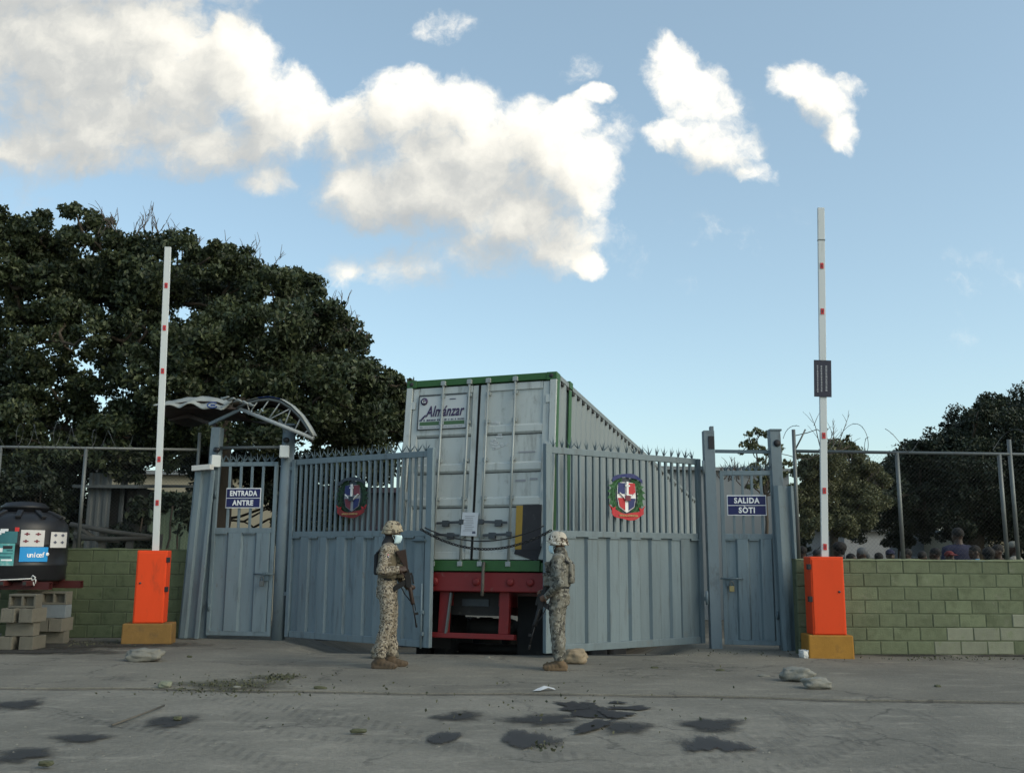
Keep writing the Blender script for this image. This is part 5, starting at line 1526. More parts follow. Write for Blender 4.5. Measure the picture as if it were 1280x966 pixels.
def vest(o, J, f=1.0, tan='web_tan'):
    ch = Vector(J['chest']); pv = Vector(J['pelvis'])
    b = MB(); trunk(b, [(ch.x, pv.z + .10, .178 * f, .138 * f), (ch.x, pv.z + .2, .182 * f, .142 * f), (ch.x, ch.z, .192 * f, .150 * f), (ch.x, ch.z + .09, .180 * f, .148 * f), (ch.x - .01, ch.z + .13, .14 * f, .12 * f)])
    for sg in (-1, 1): b.path([(ch.x + .12, sg * .10, ch.z + .08), (ch.x + .05, sg * .115, ch.z + .175), (ch.x - .06, sg * .11, ch.z + .17), (ch.x - .13, sg * .10, ch.z + .08)], [.022] * 4, 8)
    me = fuse(b, .014, 2); me.materials.append(MT[tan]); vv = put('vest', me, o)
    for (x, y, z, sx, sy, sz) in ((.145, -.075, ch.z + .03, .075, .12, .13), (.145, .075, ch.z + .03, .075, .12, .13), (.155, -.07, pv.z + .19, .10, .13, .17), (.155, .07, pv.z + .19, .10, .13, .17), (.05, -.165, pv.z + .17, .13, .07, .14), (.05, .165, pv.z + .17, .13, .07, .14)):
        p = MB().box((ch.x + x, y, z), (sx, sy, sz)).box((ch.x + x + .004, y - .002, z + sz * .36), (sx + .012, sy + .012, sz * .34)).build('pouch', tan, vv, .022)
    MB().box((ch.x - .145, 0, ch.z - .05), (.06, .20, .26)).build('back_pad', 'web_black' if tan == 'web_tan' else tan, vv, .025)
    for sg in (-1, 1): MB().path([(ch.x - .14, sg * .13, ch.z + .08), (ch.x - .03, sg * .135, ch.z + .16), (ch.x + .1, sg * .12, ch.z + .08)], [.016] * 3, 6).build('strap', 'web_black', vv)
    MB().lathe([(.170, -.022), (.176, -.02), (.176, .02), (.170, .022)], 28, (0, 0, 0)).build('belt', 'web_black', vv, 0, (pv.x * .5 + ch.x * .5, 0, pv.z + .10)).scale = (.74 * f, .98 * f, 1)


def soldier(label, base, rz, s, J, cloth, skin_m, helm, mask_m, bootm, vestm, neckm, hs=.86):
    o = thing('person', label, 'person', base, (0, 0, rz)); o.scale = (s, s, s)
    R = human(o, J, .0095, cloth, skin_m, fat=.92)
    hd = Vector(J['head'])
    helmet(o, hd, R, helm, hs)
    if mask_m: face_mask(o, hd, R, mask_m)
    e = MB()
    for sg in (-1, 1): ell(e, hd + R @ Vector((.077, sg * .031, .008)), (.012, .014, .009), R)
    e.build('eyes', 'eye_white', o)
    e = MB()
    for sg in (-1, 1): ell(e, hd + R @ Vector((.086, sg * .031, .008)), (.005, .006, .006), R)
    e.build('irises', 'hair_black', o)
    nk = Vector(J['neck']); b = MB()
    limb(b, [nk + Vector((-.012, 0, -.005)), nk.lerp(hd, .42) + Vector((-.006, 0, .01))], [.088, .072]); me = fuse(b, .012, 2); me.materials.append(MT[neckm]); put('neck_scarf' if neckm == 'web_black' else 'collar', me, o)
    vest(o, J, .93, vestm)
    for k, sg in (('r', -1), ('l', 1)):
        b = MB(); boots(b, J['ankle_' + k], J['toe_' + k]); me = fuse(b, .0085, 2); me.materials.append(MT[bootm]); put('boot', me, o)
    return o, R


J1 = dict(pelvis=(0, 0, .955), chest=(.012, 0, 1.275), neck=(.012, 0, 1.465), head=(.042, 0, 1.60), knee_r=(.020, -.10, .505), ankle_r=(-.045, -.105, .095), toe_r=-.15,
          knee_l=(.045, .10, .505), ankle_l=(.055, .115, .095), toe_l=.15, shoulder_r=(.0, -.195, 1.395), elbow_r=(-.045, -.275, 1.135), wrist_r=(.145, -.205, 1.165), hand_r=(.9, .30, .12), palm_r=(.25, .75, -.35), thumb_r=-1, curl_r=(50, 70, 45),
          shoulder_l=(.0, .195, 1.395), elbow_l=(.075, .285, 1.13), wrist_l=(.255, .06, .955), hand_l=(.55, -.75, -.30), palm_l=(.15, -.45, .8), thumb_l=1, curl_l=(55, 70, 45), head_pitch=.06)
S1 = Vector((-1.53, 12.17, 0)); s1 = 1.015
sol1, R1 = soldier('soldier in tan digital camouflage and light blue face mask, facing right', S1, 0, s1, J1, 'camo_tan', 'skin', 'camo_helmet', 'mask_blue', 'boot_brown', 'web_tan', 'web_black')
fl = MB().box((.005, -.266, 1.325), (.075, .006, .045)).build('flag_patch', 'em_white', sol1)
for (dx, dz, m) in ((-.02, .012, 'em_blue'), (.02, .012, 'em_red'), (-.02, -.012, 'em_red'), (.02, -.012, 'em_blue')): MB().box((.005 + dx, -.270, 1.325 + dz), (.03, .004, .017)).build('quarter', m, fl)
W1 = lambda p: S1 + Vector(p) * s1
rifle('dark rifle with reddish wood held muzzle down by the soldier in the face mask', W1((.195, -.15, 1.40)), W1((.355, -.03, .52)), (1, .2, .25), True)

J2 = dict(pelvis=(0, 0, .945), chest=(-.015, 0, 1.265), neck=(-.015, 0, 1.455), head=(.02, 0, 1.59), knee_r=(.03, -.085, .50), ankle_r=(.03, -.085, .095), toe_r=-.1,
          knee_l=(.03, .085, .50), ankle_l=(-.01, .075, .095), toe_l=.1, shoulder_r=(-.01, -.19, 1.385), elbow_r=(.06, -.27, 1.10), wrist_r=(.21, -.10, .99), hand_r=(.7, .7, -.1), palm_r=(.2, .5, -.6), thumb_r=-1, curl_r=(50, 70, 45),
          shoulder_l=(-.01, .19, 1.385), elbow_l=(-.065, .265, 1.10), wrist_l=(.135, .165, .925), hand_l=(.85, -.30, -.35), palm_l=(.15, -.9, -.1), thumb_l=1, curl_l=(50, 70, 45), head_pitch=.0, head_yaw=.0)
S2 = Vector((.60, 12.05, 0)); s2, rz2 = .945, RAD(166)
sol2, R2 = soldier('soldier in washed-out grey camouflage and blotched helmet, facing left with back half turned', S2, rz2, s2, J2, 'camo_grey', 'skin_light', 'camo_helmet_spot', 'mask_blue', 'boot_tan', 'camo_grey', 'camo_grey', .92)
M2 = Matrix.Translation(S2) @ Matrix.Rotation(rz2, 4, 'Z')
rifle('black rifle held low in front of the soldier in washed-out camouflage', M2 @ (Vector((.12, .06, 1.24)) * s2), M2 @ (Vector((.33, .10, .42)) * s2), M2.to_3x3() @ Vector((1, 0, .3)), False)


# ------------------------------------------------------------------ the crowd beyond the right wall
def bystander(label, u, v, Y, rz, shirt, hair='short', s=1.0, arms=0, skin_m='skin', head_yaw=0):
    """v: photograph row of the top of the head"""
    top = at(u, v, Y); x, y = top.x, top.y
    g = gz(x, y) - .06; h = (top.z - g); s = h / 1.735
    o = thing('person', label, 'person', (x, y, g), (0, 0, rz), 'people waiting behind the wall'); o.scale = (s, s, s)
    J = dict(pelvis=(0, 0, .95), chest=(0, 0, 1.27), neck=(0, 0, 1.46), head=(.03, 0, 1.605), knee_r=(.02, -.1, .5), ankle_r=(0, -.1, .09), knee_l=(.02, .1, .5), ankle_l=(.03, .1, .09),
             shoulder_r=(0, -.19, 1.39), elbow_r=(-.03, -.26, 1.12), wrist_r=(.05 + .2 * arms, -.23, .88 + .3 * arms), shoulder_l=(0, .19, 1.39), elbow_l=(-.03, .26, 1.12), wrist_l=(.06, .24, .88), curl_r=(20, 25, 20), curl_l=(20, 25, 20), head_yaw=head_yaw)
    R = human(o, J, .017, shirt, skin_m, .005)
    hd = Vector(J['head']); b = MB()
    if hair == 'cap':
        ell(b, hd + R @ Vector((-.005, 0, .055)), (.105, .085, .075), R); b.prism([(.06, .055), (.19, .045), (.19, .055), (.06, .07)], -.06, .06, 0, Matrix.Translation(hd) @ R.to_4x4())
        b.build('cap', shirt, o)
    elif hair == 'wrap':
        ell(b, hd + R @ Vector((-.015, 0, .045)), (.108, .088, .092), R); ell(b, hd + R @ Vector((-.10, 0, -.02)), (.05, .06, .06), R); b.build('head_wrap', 'cloth_grey', o)
    else:
        ell(b, hd + R @ Vector((-.014, 0, .042)), (.104, .083, .088), R)
        if hair == 'full': ell(b, hd + R @ Vector((-.02, 0, .05)), (.125, .11, .105), R); ell(b, hd + R @ Vector((-.05, 0, -.03)), (.06, .085, .07), R)
        me = fuse(b, .014, 1)
        for vtx in me.vertices: vtx.co += vtx.normal * .006 * mnoise.noise(vtx.co * 60)
        me.materials.append(MT['hair_black']); put('hair', me, o)
    for k in ('r', 'l'):
        bb = MB(); boots(bb, J['ankle_' + k], 0); me = fuse(bb, .018, 1); me.materials.append(MT['boot_brown']); put('shoe', me, o)
    return o


for nm, c in (('cloth_white', (0.42, 0.45, 0.5)), ('cloth_black', (.02, .021, .026)), ('cloth_navy', (0.018, 0.02, 0.045)), ('cloth_sky', (.10, .33, .60)), ('cloth_maroon', (0.07, 0.015, 0.02)), ('cloth_grey', (.11, .115, .12)), ('cloth_brown', (.09, .06, .045)), ('cloth_purple', (0.05, 0.03, 0.06)), ('cloth_olive', (.06, .065, .04)), ('cloth_red', (0.12, 0.02, 0.02)), ('cloth_cream', (0.2, 0.19, 0.16))):
    mk(nm, c, .9, 0, .15, 8, (1, 1, 1), .3, 25)
CROWD = [('person in a white shirt behind the wall beside the exit post', 1003, 678, 17.0, 2.2, 'cloth_white', 'short'), ('person in black whose head shows just right of the white shirt', 1021, 682, 17.4, 1.2, 'cloth_black', 'cap'),
         ('tall person in black with full hair, right of the raised boom', 1050, 674, 17.8, 2.6, 'cloth_black', 'full'), ('person in grey with a low head right of the tall one in black', 1063, 687, 17.0, -1.4, 'cloth_grey', 'short'),
         ('person in brown holding a pale wrap round the head', 1079, 680, 17.5, 3.0, 'cloth_brown', 'wrap'), ('person in dark purple whose hair just clears the wall', 1099, 686, 16.9, 1.9, 'cloth_purple', 'short'),
         ('person in navy left of the thin fence post', 1113, 682, 18.2, -2.2, 'cloth_navy', 'cap'), ('person in black standing just right of the thin fence post', 1134, 681, 17.2, 2.5, 'cloth_black', 'short'),
         ('person in olive between the fence post and the maroon shirt', 1152, 684, 17.6, .8, 'cloth_olive', 'short'), ('person in a maroon shirt with head lowered behind the wall', 1170, 680, 17.0, 2.8, 'cloth_maroon', 'short'),
         ('person in a red top low behind the wall beside the tall navy shirt', 1186, 684, 18.6, -1.8, 'cloth_red', 'cap'), ('tall person in a navy shirt standing above the rest of the crowd', 1197, 657, 19.5, 1.57, 'cloth_navy', 'short'),
         ('person in a sky blue shirt leaning at the wall', 1219, 677, 16.4, 3.3, 'cloth_sky', 'short'), ('person in deep blue right of the sky blue shirt', 1236, 681, 17.0, 2.0, 'cloth_navy', 'full'),
         ('person in brown near the pair of fence posts', 1247, 676, 18.0, -2.6, 'cloth_brown', 'short'), ('person in cream behind the last fence post', 1268, 672, 18.4, 2.4, 'cloth_cream', 'cap')]
for (lb, u, v, Y, rz, sh, hr) in CROWD: bystander(lb, u, v + (4 if v > 660 else 2), Y, rz, sh, hr, arms=rnd.choice((0, 0, .6)), head_yaw=rnd.uniform(-.5, .5))

# ------------------------------------------------------------------ buildings and yard beyond the walls
def corr(name, a, b_, z0, z1, pitch, depth, m, parent=None):
    """corrugated sheet between two ground points, as real folds"""
    a, b_ = Vector((*a, 0)), Vector((*b_, 0)); d = (b_ - a); L = d.length; d.normalize(); nrm = Vector((d.y, -d.x, 0)); vs = []
    n = int(L / pitch)
    for i in range(n * 4 + 1):
        o = (0, depth, depth, 0)[i % 4]
        p = a + d * min(L, pitch * (i // 4 + (0, .15, .5, .65)[i % 4])) + nrm * o
        vs += [(p.x, p.y, z0), (p.x, p.y, z1)]
    fs = [(2 * i, 2 * i + 2, 2 * i + 3, 2 * i + 1) for i in range(len(vs) // 2 - 1)]
    return MB().add(vs, fs).build(name, m, parent)


def building(label, name, a, b_, depth, z1, m, roofm, slope=0, windows=(), rows=(), base=-1.3, over=.25):
    a, b_ = Vector((*a, 0)), Vector((*b_, 0)); d = b_ - a; L = d.length
    t = thing(name, label, 'building', (a.x, a.y, base), (0, 0, math.atan2(d.y, d.x)))
    H = z1 - base
    MB().box((L / 2, depth / 2, H / 2), (L, depth, H)).build('wall', m, t)
    MB().prism([(-over, H - .02), (L + over, H - .02 + slope), (L + over, H + .12 + slope), (-over, H + .12)], -over, depth + over).build('roof', roofm, t)
    for (x, z, w, h) in windows:
        f = MB().box((x, -.02, z - base), (w, .08, h)).build('window', 'far_dark', t)
        for px, pz, pw, ph_ in ((0, h / 2, w + .1, .07), (0, -h / 2, w + .1, .07), (-w / 2, 0, .07, h), (w / 2, 0, .07, h), (0, 0, .05, h)): MB().box((x + px, -.06, z - base + pz), (pw, .06, ph_)).build('frame', roofm, f)
    return t


def px2(u, Y): p = at(u, 690, Y); return (p.x, p.y)


sh = thing('metal_shed', 'grey corrugated metal shed in the shade beneath the big tree', 'shed', (*px2(104, 20), -.4))
so2 = sh.location
for (u0, u1, v, Y) in ((104, 135, 591, 20.0), (144, 157, 597, 20.4)):
    a, b_ = px2(u0, Y), px2(u1, Y); z1 = at((u0 + u1) / 2, v, Y).z
    corr('wall_sheet', (a[0] - so2.x, a[1] - so2.y), (b_[0] - so2.x, b_[1] - so2.y), 0, z1 + .4, .16, .03, 'shed_metal', sh)
a, b_ = px2(98, 20.1), px2(162, 20.6)
MB().beam((a[0] - so2.x, 0, 1.55), (b_[0] - so2.x, .3, 1.5), .08, .12).build('girt', 'shed_metal', sh)
MB().box(((b_[0] - a[0]) / 2, 1.9, 1.4), (b_[0] - a[0], 3.0, 3.4)).build('inside_shade', 'chassis_black', sh)  # solid black box standing in for the shade inside the shed
MB().box(((b_[0] - a[0]) / 2, 1.6, 3.2), (b_[0] - a[0] + .5, 3.6, .06), Euler((RAD(4), 0, 0)).to_matrix()).build('roof', 'shed_metal', sh)
rl = thing('rail_fence', 'weathered wooden rail fence behind the wall left of the raised boom', 'fence', (*px2(92, 17.6), -.15))
rp = lambda u, v, Y: at(u, v, Y) - rl.location
for u in (94, 126, 160, 196): p = rp(u, 690, 17.6); MB().beam((p.x, p.y, 0), (p.x + .02, p.y, 1.95 - (.12 if u > 130 else 0)), .11, .09).build('post', 'wood_rail', rl)
for (u0, v0, u1, v1) in ((88, 655, 190, 671), (92, 667, 150, 676), (95, 672, 188, 672), (100, 660, 126, 676)): MB().path([rp(u0, v0, 17.5), rp((u0 + u1) / 2, (v0 + v1) / 2 + 1.5, 17.52), rp(u1, v1, 17.55)], .045, 7).build('rail', 'wood_rail', rl)
gs = thing('green_lean_to', 'pale green sheet metal lean-to with sloping top, left of the entrance door', 'shed', (*px2(182, 21), -.5))
a, b_ = px2(182, 21), px2(246, 21.4)
corr('sheet_wall', (0, 0), (b_[0] - a[0], .4), 0, at(200, 614, 21).z + .5, .22, .03, 'far_green', gs)
MB().box(((b_[0] - a[0]) / 2, 1.5, at(200, 613, 21).z + .45), (b_[0] - a[0] + .3, 3, .05), Euler((RAD(5), 0, 0)).to_matrix()).build('roof', 'far_green', gs)
building('cream coloured house seen through the entrance door bars and under the tree', 'house', px2(120, 34), px2(338, 35), 6, at(240, 592, 34).z, 'far_cream', 'far_grey', 0, ((2.0, 1.6, .9, 1.0), (4.6, 1.6, .9, 1.0)))
bp = building('low dark building with purplish roof band behind the left gate leaf', 'low_building', px2(362, 27), px2(520, 27.5), 5, at(480, 614, 27).z, 'far_dark', 'far_purple', 0, ((2.6, 1.6, .8, .9),))
tk = thing('drum', 'blue plastic drum glimpsed through the bars of the entrance door', 'drum', (*px2(306, 23), -.7))
MB().lathe([(.28, 0), (.30, .03), (.30, .4), (.31, .42), (.31, .46), (.30, .48), (.30, .85), (.31, .87), (.31, .91), (.30, .93), (.30, 2.05), (.27, 2.12), (.1, 2.13)], 24).build('shell', 'poster_blue', tk)
building('long pale grey warehouse behind the right gate leaf and exit door', 'warehouse', px2(800, 39), px2(990, 40), 8, at(900, 588, 39.5).z, 'far_grey', 'far_grey', 0)
building('white house behind the crowd, partly hidden by leaves', 'house', px2(1056, 42), px2(1112, 42.5), 5, at(1085, 663, 42).z, 'far_white', 'far_grey', 0, ((.55, .9, .5, .7), (1.4, .9, .5, .7)))
building('second low white house behind the crowd under the big dark tree', 'house', px2(1128, 44), px2(1176, 44.3), 5, at(1150, 658, 44).z, 'far_grey', 'far_white', .05, ((.8, .9, .6, .8),), over=.5)
building('pale house at the far right behind the fence posts', 'house', px2(1236, 40), px2(1300, 40.5), 5, at(1260, 665, 40).z, 'far_cream', 'far_grey', 0, ((.6, 1.1, .6, .8), (1.7, 1.1, .6, .8)))


# ------------------------------------------------------------------ trees
def limb_path(b, a, c, r0, r1, rr, n=7, wob=.12):
    a, c = Vector(a), Vector(c); L = (c - a).length; pts, rs = [], []
    for i in range(n + 1):
        f = i / n; o = Vector((rr.uniform(-1, 1), rr.uniform(-1, 1), rr.uniform(-1, 1))) * L * wob * .35 * math.sin(math.pi * f)
        pts.append(a.lerp(c, f) + o + Vector((0, 0, -L * .10 * math.sin(math.pi * f)))); rs.append(r0 + (r1 - r0) * f ** .8)
    b.path(pts, rs, 7); return pts


def tree(label, base, clumps, leafm, leaf_n, leaf_s, trunk_r, fork, seed, name='leafy_tree', group=None, fill=.35, twigs=(), cat='tree', droop=.3, flat=.85):
    """clumps: [(centre, radius)] in world space; leaves sit mostly in each clump's outer shell"""
    rr = random.Random(seed); g = np.random.default_rng(seed); base = Vector(base)
    t = thing(name, label, cat, base, group=group)
    b = MB(); fk = Vector(fork) - base
    limb_path(b, (0, 0, -.3), fk, trunk_r, trunk_r * .72, rr, 8, .08)
    b.build('trunk', 'bark', t)
    b = MB()
    order = sorted(clumps, key=lambda c: -c[1])
    main = []
    for i, (c, r) in enumerate(order):
        c = Vector(c) - base
        if i < 9 or not main: s_ = fk
        else:
            p = min(main, key=lambda p: (p - c).length); s_ = p
        pts = limb_path(b, s_, c, trunk_r * (.42 if i < 9 else .14), .018, rr, 7)
        main += pts[2:6:1]
    b.build('branches', 'bark', t)
    P_, S_ = [], []
    tot = sum(r ** 2 for _, r in clumps)
    for c, r in clumps:
        n = int(leaf_n * r ** 2 / tot)
        # each clump is itself a cluster of sprays
        k = max(9, int(16 * r / .8)); d = g.normal(size=(k, 3)); d[:, 2] = d[:, 2] * .8 + .15; d /= np.linalg.norm(d, axis=1)[:, None]
        sc = d * r * g.uniform(.35, 1.0, (k, 1)) ** .5 * np.array([1, 1, flat]); sr = r * g.uniform(.30, .62, k)
        w = g.integers(0, k, n)
        q = g.normal(size=(n, 3)); q /= np.linalg.norm(q, axis=1)[:, None]
        rad = g.uniform(0, 1, (n, 1)) ** fill
        p = sc[w] + q * rad * sr[w][:, None] * np.array([1.1, 1.1, .75])
        P_.append(p + np.array(Vector(c) - base)); S_.append(leaf_s * g.uniform(.65, 1.3, n))
    put('crown', leaf_mesh('crown', np.concatenate(P_), np.concatenate(S_), leafm, droop), t)
    if twigs:
        b = MB()
        for (p, h) in twigs:
            p = Vector(p) - base
            for k in range(5):
                d = Vector((rr.uniform(-.7, .7), rr.uniform(-.5, .5), 1)).normalized(); L = h * rr.uniform(.5, 1)
                q0 = p + Vector((rr.uniform(-.3, .3), 0, -.4)); pts = [q0 + d * L * f + Vector((rr.uniform(-.06, .06), 0, rr.uniform(-.04, .04))) for f in (0, .3, .6, 1)]
                b.path(pts, [.02, .014, .010, .005], 5)
                for m in range(4):
                    s_ = pts[1].lerp(pts[3], rr.random()); e = (d + Vector((rr.uniform(-1, 1), rr.uniform(-.6, .6), rr.uniform(-.2, .6)))).normalized() * L * rr.uniform(.2, .45)
                    b.path([s_, s_ + e * .5 + Vector((0, 0, .02)), s_ + e], [.008, .006, .004], 4)
        tag(b.build('bare_twigs', 'twig', t), kind='stuff')
    return t


# the big tree on the left, its outline followed clump by clump
cl = []
rr = random.Random(21)
def add(u, v, r, Y, jit=.0): cl.append((at(u, v, Y), r))
for (u, v, rp) in [(-60, 300, 45), (-20, 300, 40), (20, 300, 34), (62, 290, 32), (98, 278, 24), (122, 281, 20), (60, 330, 40), (150, 312, 30), (185, 312, 30), (222, 315, 32), (262, 322, 30), (292, 325, 26), (150, 350, 40), (205, 355, 44), (255, 365, 44), (300, 360, 38), (340, 362, 32), (372, 362, 28), (398, 385, 26), (418, 402, 22), (434, 428, 20), (350, 405, 44), (400, 430, 42), (300, 415, 48), (250, 425, 48),
                   (444, 455, 24), (470, 470, 22), (420, 475, 40), (370, 470, 46), (320, 480, 46), (485, 488, 20), (508, 478, 14), (490, 500, 22), (498, 540, 20), (468, 570, 24), (436, 582, 22), (500, 515, 20), (470, 515, 34), (430, 525, 38), (385, 525, 40), (340, 535, 36), (455, 552, 26), (410, 560, 26), (260, 478, 44), (222, 500, 40), (215, 440, 40), (170, 400, 36), (165, 462, 34), (178, 520, 36), (140, 545, 36), (225, 548, 34), (275, 540, 30),
                   (-40, 350, 40), (10, 345, 30), (-50, 420, 40), (-10, 410, 30), (-30, 480, 45), (15, 480, 30), (70, 395, 26), (110, 365, 28), (115, 420, 24), (70, 470, 26), (30, 530, 36), (85, 520, 34), (110, 480, 22), (-20, 560, 40), (50, 565, 36), (100, 570, 30), (195, 575, 26), (160, 585, 24), (-70, 500, 50), (20, 598, 30), (75, 608, 26), (0, 380, 26), (40, 372, 22), (45, 430, 24), (15, 445, 24), (90, 440, 22), (130, 390, 26), (75, 350, 26), (40, 500, 26), (120, 530, 26), (20, 320, 26), (-10, 270, 18), (95, 266, 14), (128, 300, 20), (75, 430, 16), (140, 480, 22), (30, 400, 30), (70, 420, 30), (105, 395, 26), (20, 350, 30), (60, 350, 28), (100, 330, 26), (0, 440, 30), (50, 460, 30), (100, 500, 30), (94, 305, 24), (60, 312, 24), (87, 385, 26), (50, 400, 26), (12, 505, 28), (40, 482, 28), (150, 332, 24), (20, 560, 30), (140, 440, 26)]:
    Y = 21.5 + rr.uniform(-1.3, 1.3) - (1.0 if v > 400 else 0)
    add(u, v, rp * Y / 1200 * .95, Y)
    if u > 140 and 330 < v < 560: add(u + rr.uniform(-18, 18), v + rr.uniform(-15, 15), rp * 24 / 1200 * .95, 24.0 + rr.uniform(-.5, 1))
bt = at(262, 690, 21.8); bt = Vector((bt.x, 21.8, gz(bt.x, 21.8) - .06))
twl = [(at(u, v, 21.8), h) for u, v, h in [(140, 275, .8), (165, 285, 1.0), (185, 280, 1.0), (205, 290, .9), (225, 300, .7), (290, 310, .6), (305, 318, .9), (325, 330, .8), (415, 375, .7), (435, 395, .6), (450, 415, .5), (30, 283, .4), (55, 278, .3)]]
tree('huge broad-leaved tree filling the left side behind the tank, canopy and left gate leaf', bt, cl, 'leaf_almond', 240000, .122, .34, at(278, 500, 21.8), 31, 'almond_tree', None, .4, twl)
# dark undergrowth and small shrubs below it
def shrub(label, u0, u1, v0, Y, leafm, n, seed, s=.11, name='shrub'):
    r_ = random.Random(seed); cls = []
    x0, x1 = at(u0, 690, Y).x, at(u1, 690, Y).x; z1 = at((u0 + u1) / 2, v0, Y).z; zb = gz((x0 + x1) / 2, Y) - .06
    H = z1 - zb; k = max(4, int((x1 - x0) * H * 1.6))
    for i in range(k): q = r_.uniform(.30, .5); cls.append((Vector((r_.uniform(x0 + q, x1 - q) if x1 - x0 > 2 * q else (x0 + x1) / 2, Y + r_.uniform(-.5, .5), zb + max(.3, min(H - q * .8, H * r_.random() ** .7)))), q))
    return tree(label, Vector(((x0 + x1) / 2, Y, zb)), cls, leafm, n, s, .06, Vector(((x0 + x1) / 2, Y, zb + H * .3)), seed, name, None, .5, (), 'shrub')
shrub('dark bush behind the tank, left of the metal shed', -30, 100, 590, 19.0, 'leaf_dark', 7000, 41, .13)
shrub('dark bush between the metal shed and the green lean-to', 150, 190, 590, 19.6, 'leaf_dark', 3000, 42, .13)
shrub('dark bush behind the left gate leaf', 340, 430, 590, 22.5, 'leaf_dark', 5000, 43, .12)
shrub('leafy sprig hanging in front of the green lean-to', 196, 226, 612, 18.6, 'leaf_dark', 1200, 44, .13)

cl = []
for (u, v, rp) in [(-30, 575, 40), (30, 585, 36), (75, 590, 30), (120, 578, 26), (160, 582, 26), (195, 570, 22), (235, 568, 24), (270, 580, 30), (310, 585, 32), (345, 590, 30), (385, 590, 34), (430, 588, 34), (470, 585, 26), (-20, 630, 44), (40, 630, 40), (85, 640, 34), (165, 625, 24), (262, 625, 30), (320, 615, 26), (360, 630, 34), (410, 630, 34), (120, 550, 30), (60, 545, 30), (0, 540, 30), (180, 545, 26), (255, 640, 20), (345, 660, 20)]:
    Y = 26.5 + rr.uniform(-.8, .8); cl.append((at(u, v, Y), rp * Y / 1200))
tb = at(150, 690, 26.5); tree('shadowy row of dark trees behind the shed and the big broad-leaved tree', (tb.x, 26.5, -1.2), cl, 'leaf_dark', 60000, .15, .16, at(150, 640, 26.5), 33, 'dark_tree', None, .45, (), 'tree')
# trees on the right
cl = []
for (u, v, rp) in [(1150, 575, 30), (1175, 562, 24), (1140, 590, 28), (1195, 558, 26), (1205, 530, 24), (1222, 515, 20), (1110, 592, 22), (1095, 607, 22), (1078, 620, 20), (1135, 577, 20), (1152, 562, 18), (1176, 552, 18), (1120, 615, 26), (1240, 506, 18), (1265, 510, 22), (1290, 505, 30), (1330, 520, 50), (1225, 545, 30), (1265, 545, 38), (1310, 570, 60), (1180, 595, 36), (1225, 590, 42), (1270, 600, 44), (1120, 605, 28), (1098, 622, 26), (1078, 640, 22), (1130, 630, 34), (1175, 635, 40), (1225, 640, 40), (1270, 645, 36), (1320, 640, 60), (1100, 645, 22), (1380, 560, 70), (1150, 655, 16), (1205, 660, 14), (1060, 655, 16), (1300, 668, 20)]:
    Y = 33 + rr.uniform(-2, 2); cl.append((at(u, v, Y), rp * Y / 1200 * 1.0)); Y += 2.5; cl.append((at(u + rr.uniform(-14, 14), v + 10, Y), rp * Y / 1200 * .9))
tb = at(1215, 690, 34); tree('massive dark dome-shaped tree behind the crowd on the right', (tb.x, 34, -1.2), cl, 'leaf_dark', 230000, .112, .45, at(1215, 640, 34), 51, 'dark_tree', None, .4, (), 'tree', .25)
cl = []
for (u, v, rp) in [(1012, 592, 20), (1030, 575, 22), (1055, 572, 24), (1075, 588, 20), (1092, 598, 16), (1020, 620, 30), (1050, 612, 34), (1080, 625, 24), (1010, 650, 24), (1040, 652, 28), (1070, 655, 20), (1040, 560, 10), (1005, 575, 10), (1000, 615, 16), (1000, 650, 20)]:
    Y = 28 + rr.uniform(-1, 1); cl.append((at(u, v, Y), rp * Y / 1200))
tb = at(1042, 690, 28); tree('olive green bushy tree behind the boom with the dark plate', (tb.x, 28, -1.2), cl, 'leaf_olive', 70000, .085, .16, at(1042, 650, 28), 52, 'olive_tree', None, .45, [(at(1036, 545, 28), 1.3), (at(1050, 565, 28), .9), (at(1090, 590, 28), .6)], 'tree')
cl = [(at(u, v, 26), rp * 26 / 1200) for (u, v, rp) in [(936, 546, 7), (930, 556, 6), (950, 541, 6), (962, 545, 8), (945, 560, 9), (958, 562, 9), (972, 560, 7), (966, 575, 10), (948, 580, 9), (935, 586, 7), (975, 590, 9), (960, 600, 10), (925, 566, 4), (945, 537, 3), (983, 580, 6), (940, 606, 8), (970, 612, 9), (1062, 558, 7), (1058, 548, 5)]]
tb = at(958, 690, 26); tree('thin sparse young tree behind the exit door', (tb.x, 26, -1.2), cl, 'leaf_sparse', 2600, .11, .06, at(957, 620, 26), 53, 'sparse_tree', None, .6, [(at(936, 590, 26), .7), (at(912, 580, 26), .7), (at(905, 582, 26), .5)])
for i, (u0, u1, v0, lb) in enumerate(((975, 1056, 648, 'low dark bush behind the crowd beneath the olive tree'), (1108, 1132, 664, 'low dark bush between the two white houses behind the crowd'), (1172, 1240, 662, 'low dark bush behind the tall person in navy'), (1258, 1330, 664, 'low dark bush at the far right behind the crowd'))): shrub(lb, u0, u1, v0, 37.0, 'leaf_dark', 6000, 61 + i, .16)
# far wood closing the view
b = []; g = np.random.default_rng(5); n = 60000
x = g.uniform(-75, 75, n); hh = 3.4 + 1.2 * np.sin(x * .31) + .8 * np.sin(x * .83 + 1) + .5 * np.sin(x * 2.1)
z = -1.2 + (hh + .3) * g.uniform(0, 1, n) ** .7
tag(put('far_treeline', leaf_mesh('far_treeline', np.stack([x, 75 + g.uniform(-3, 3, n), z], 1), g.uniform(.5, 1.1, n), 'leaf_dark', .1, .8)), 'dark wood far beyond the yard', None, None, 'stuff')


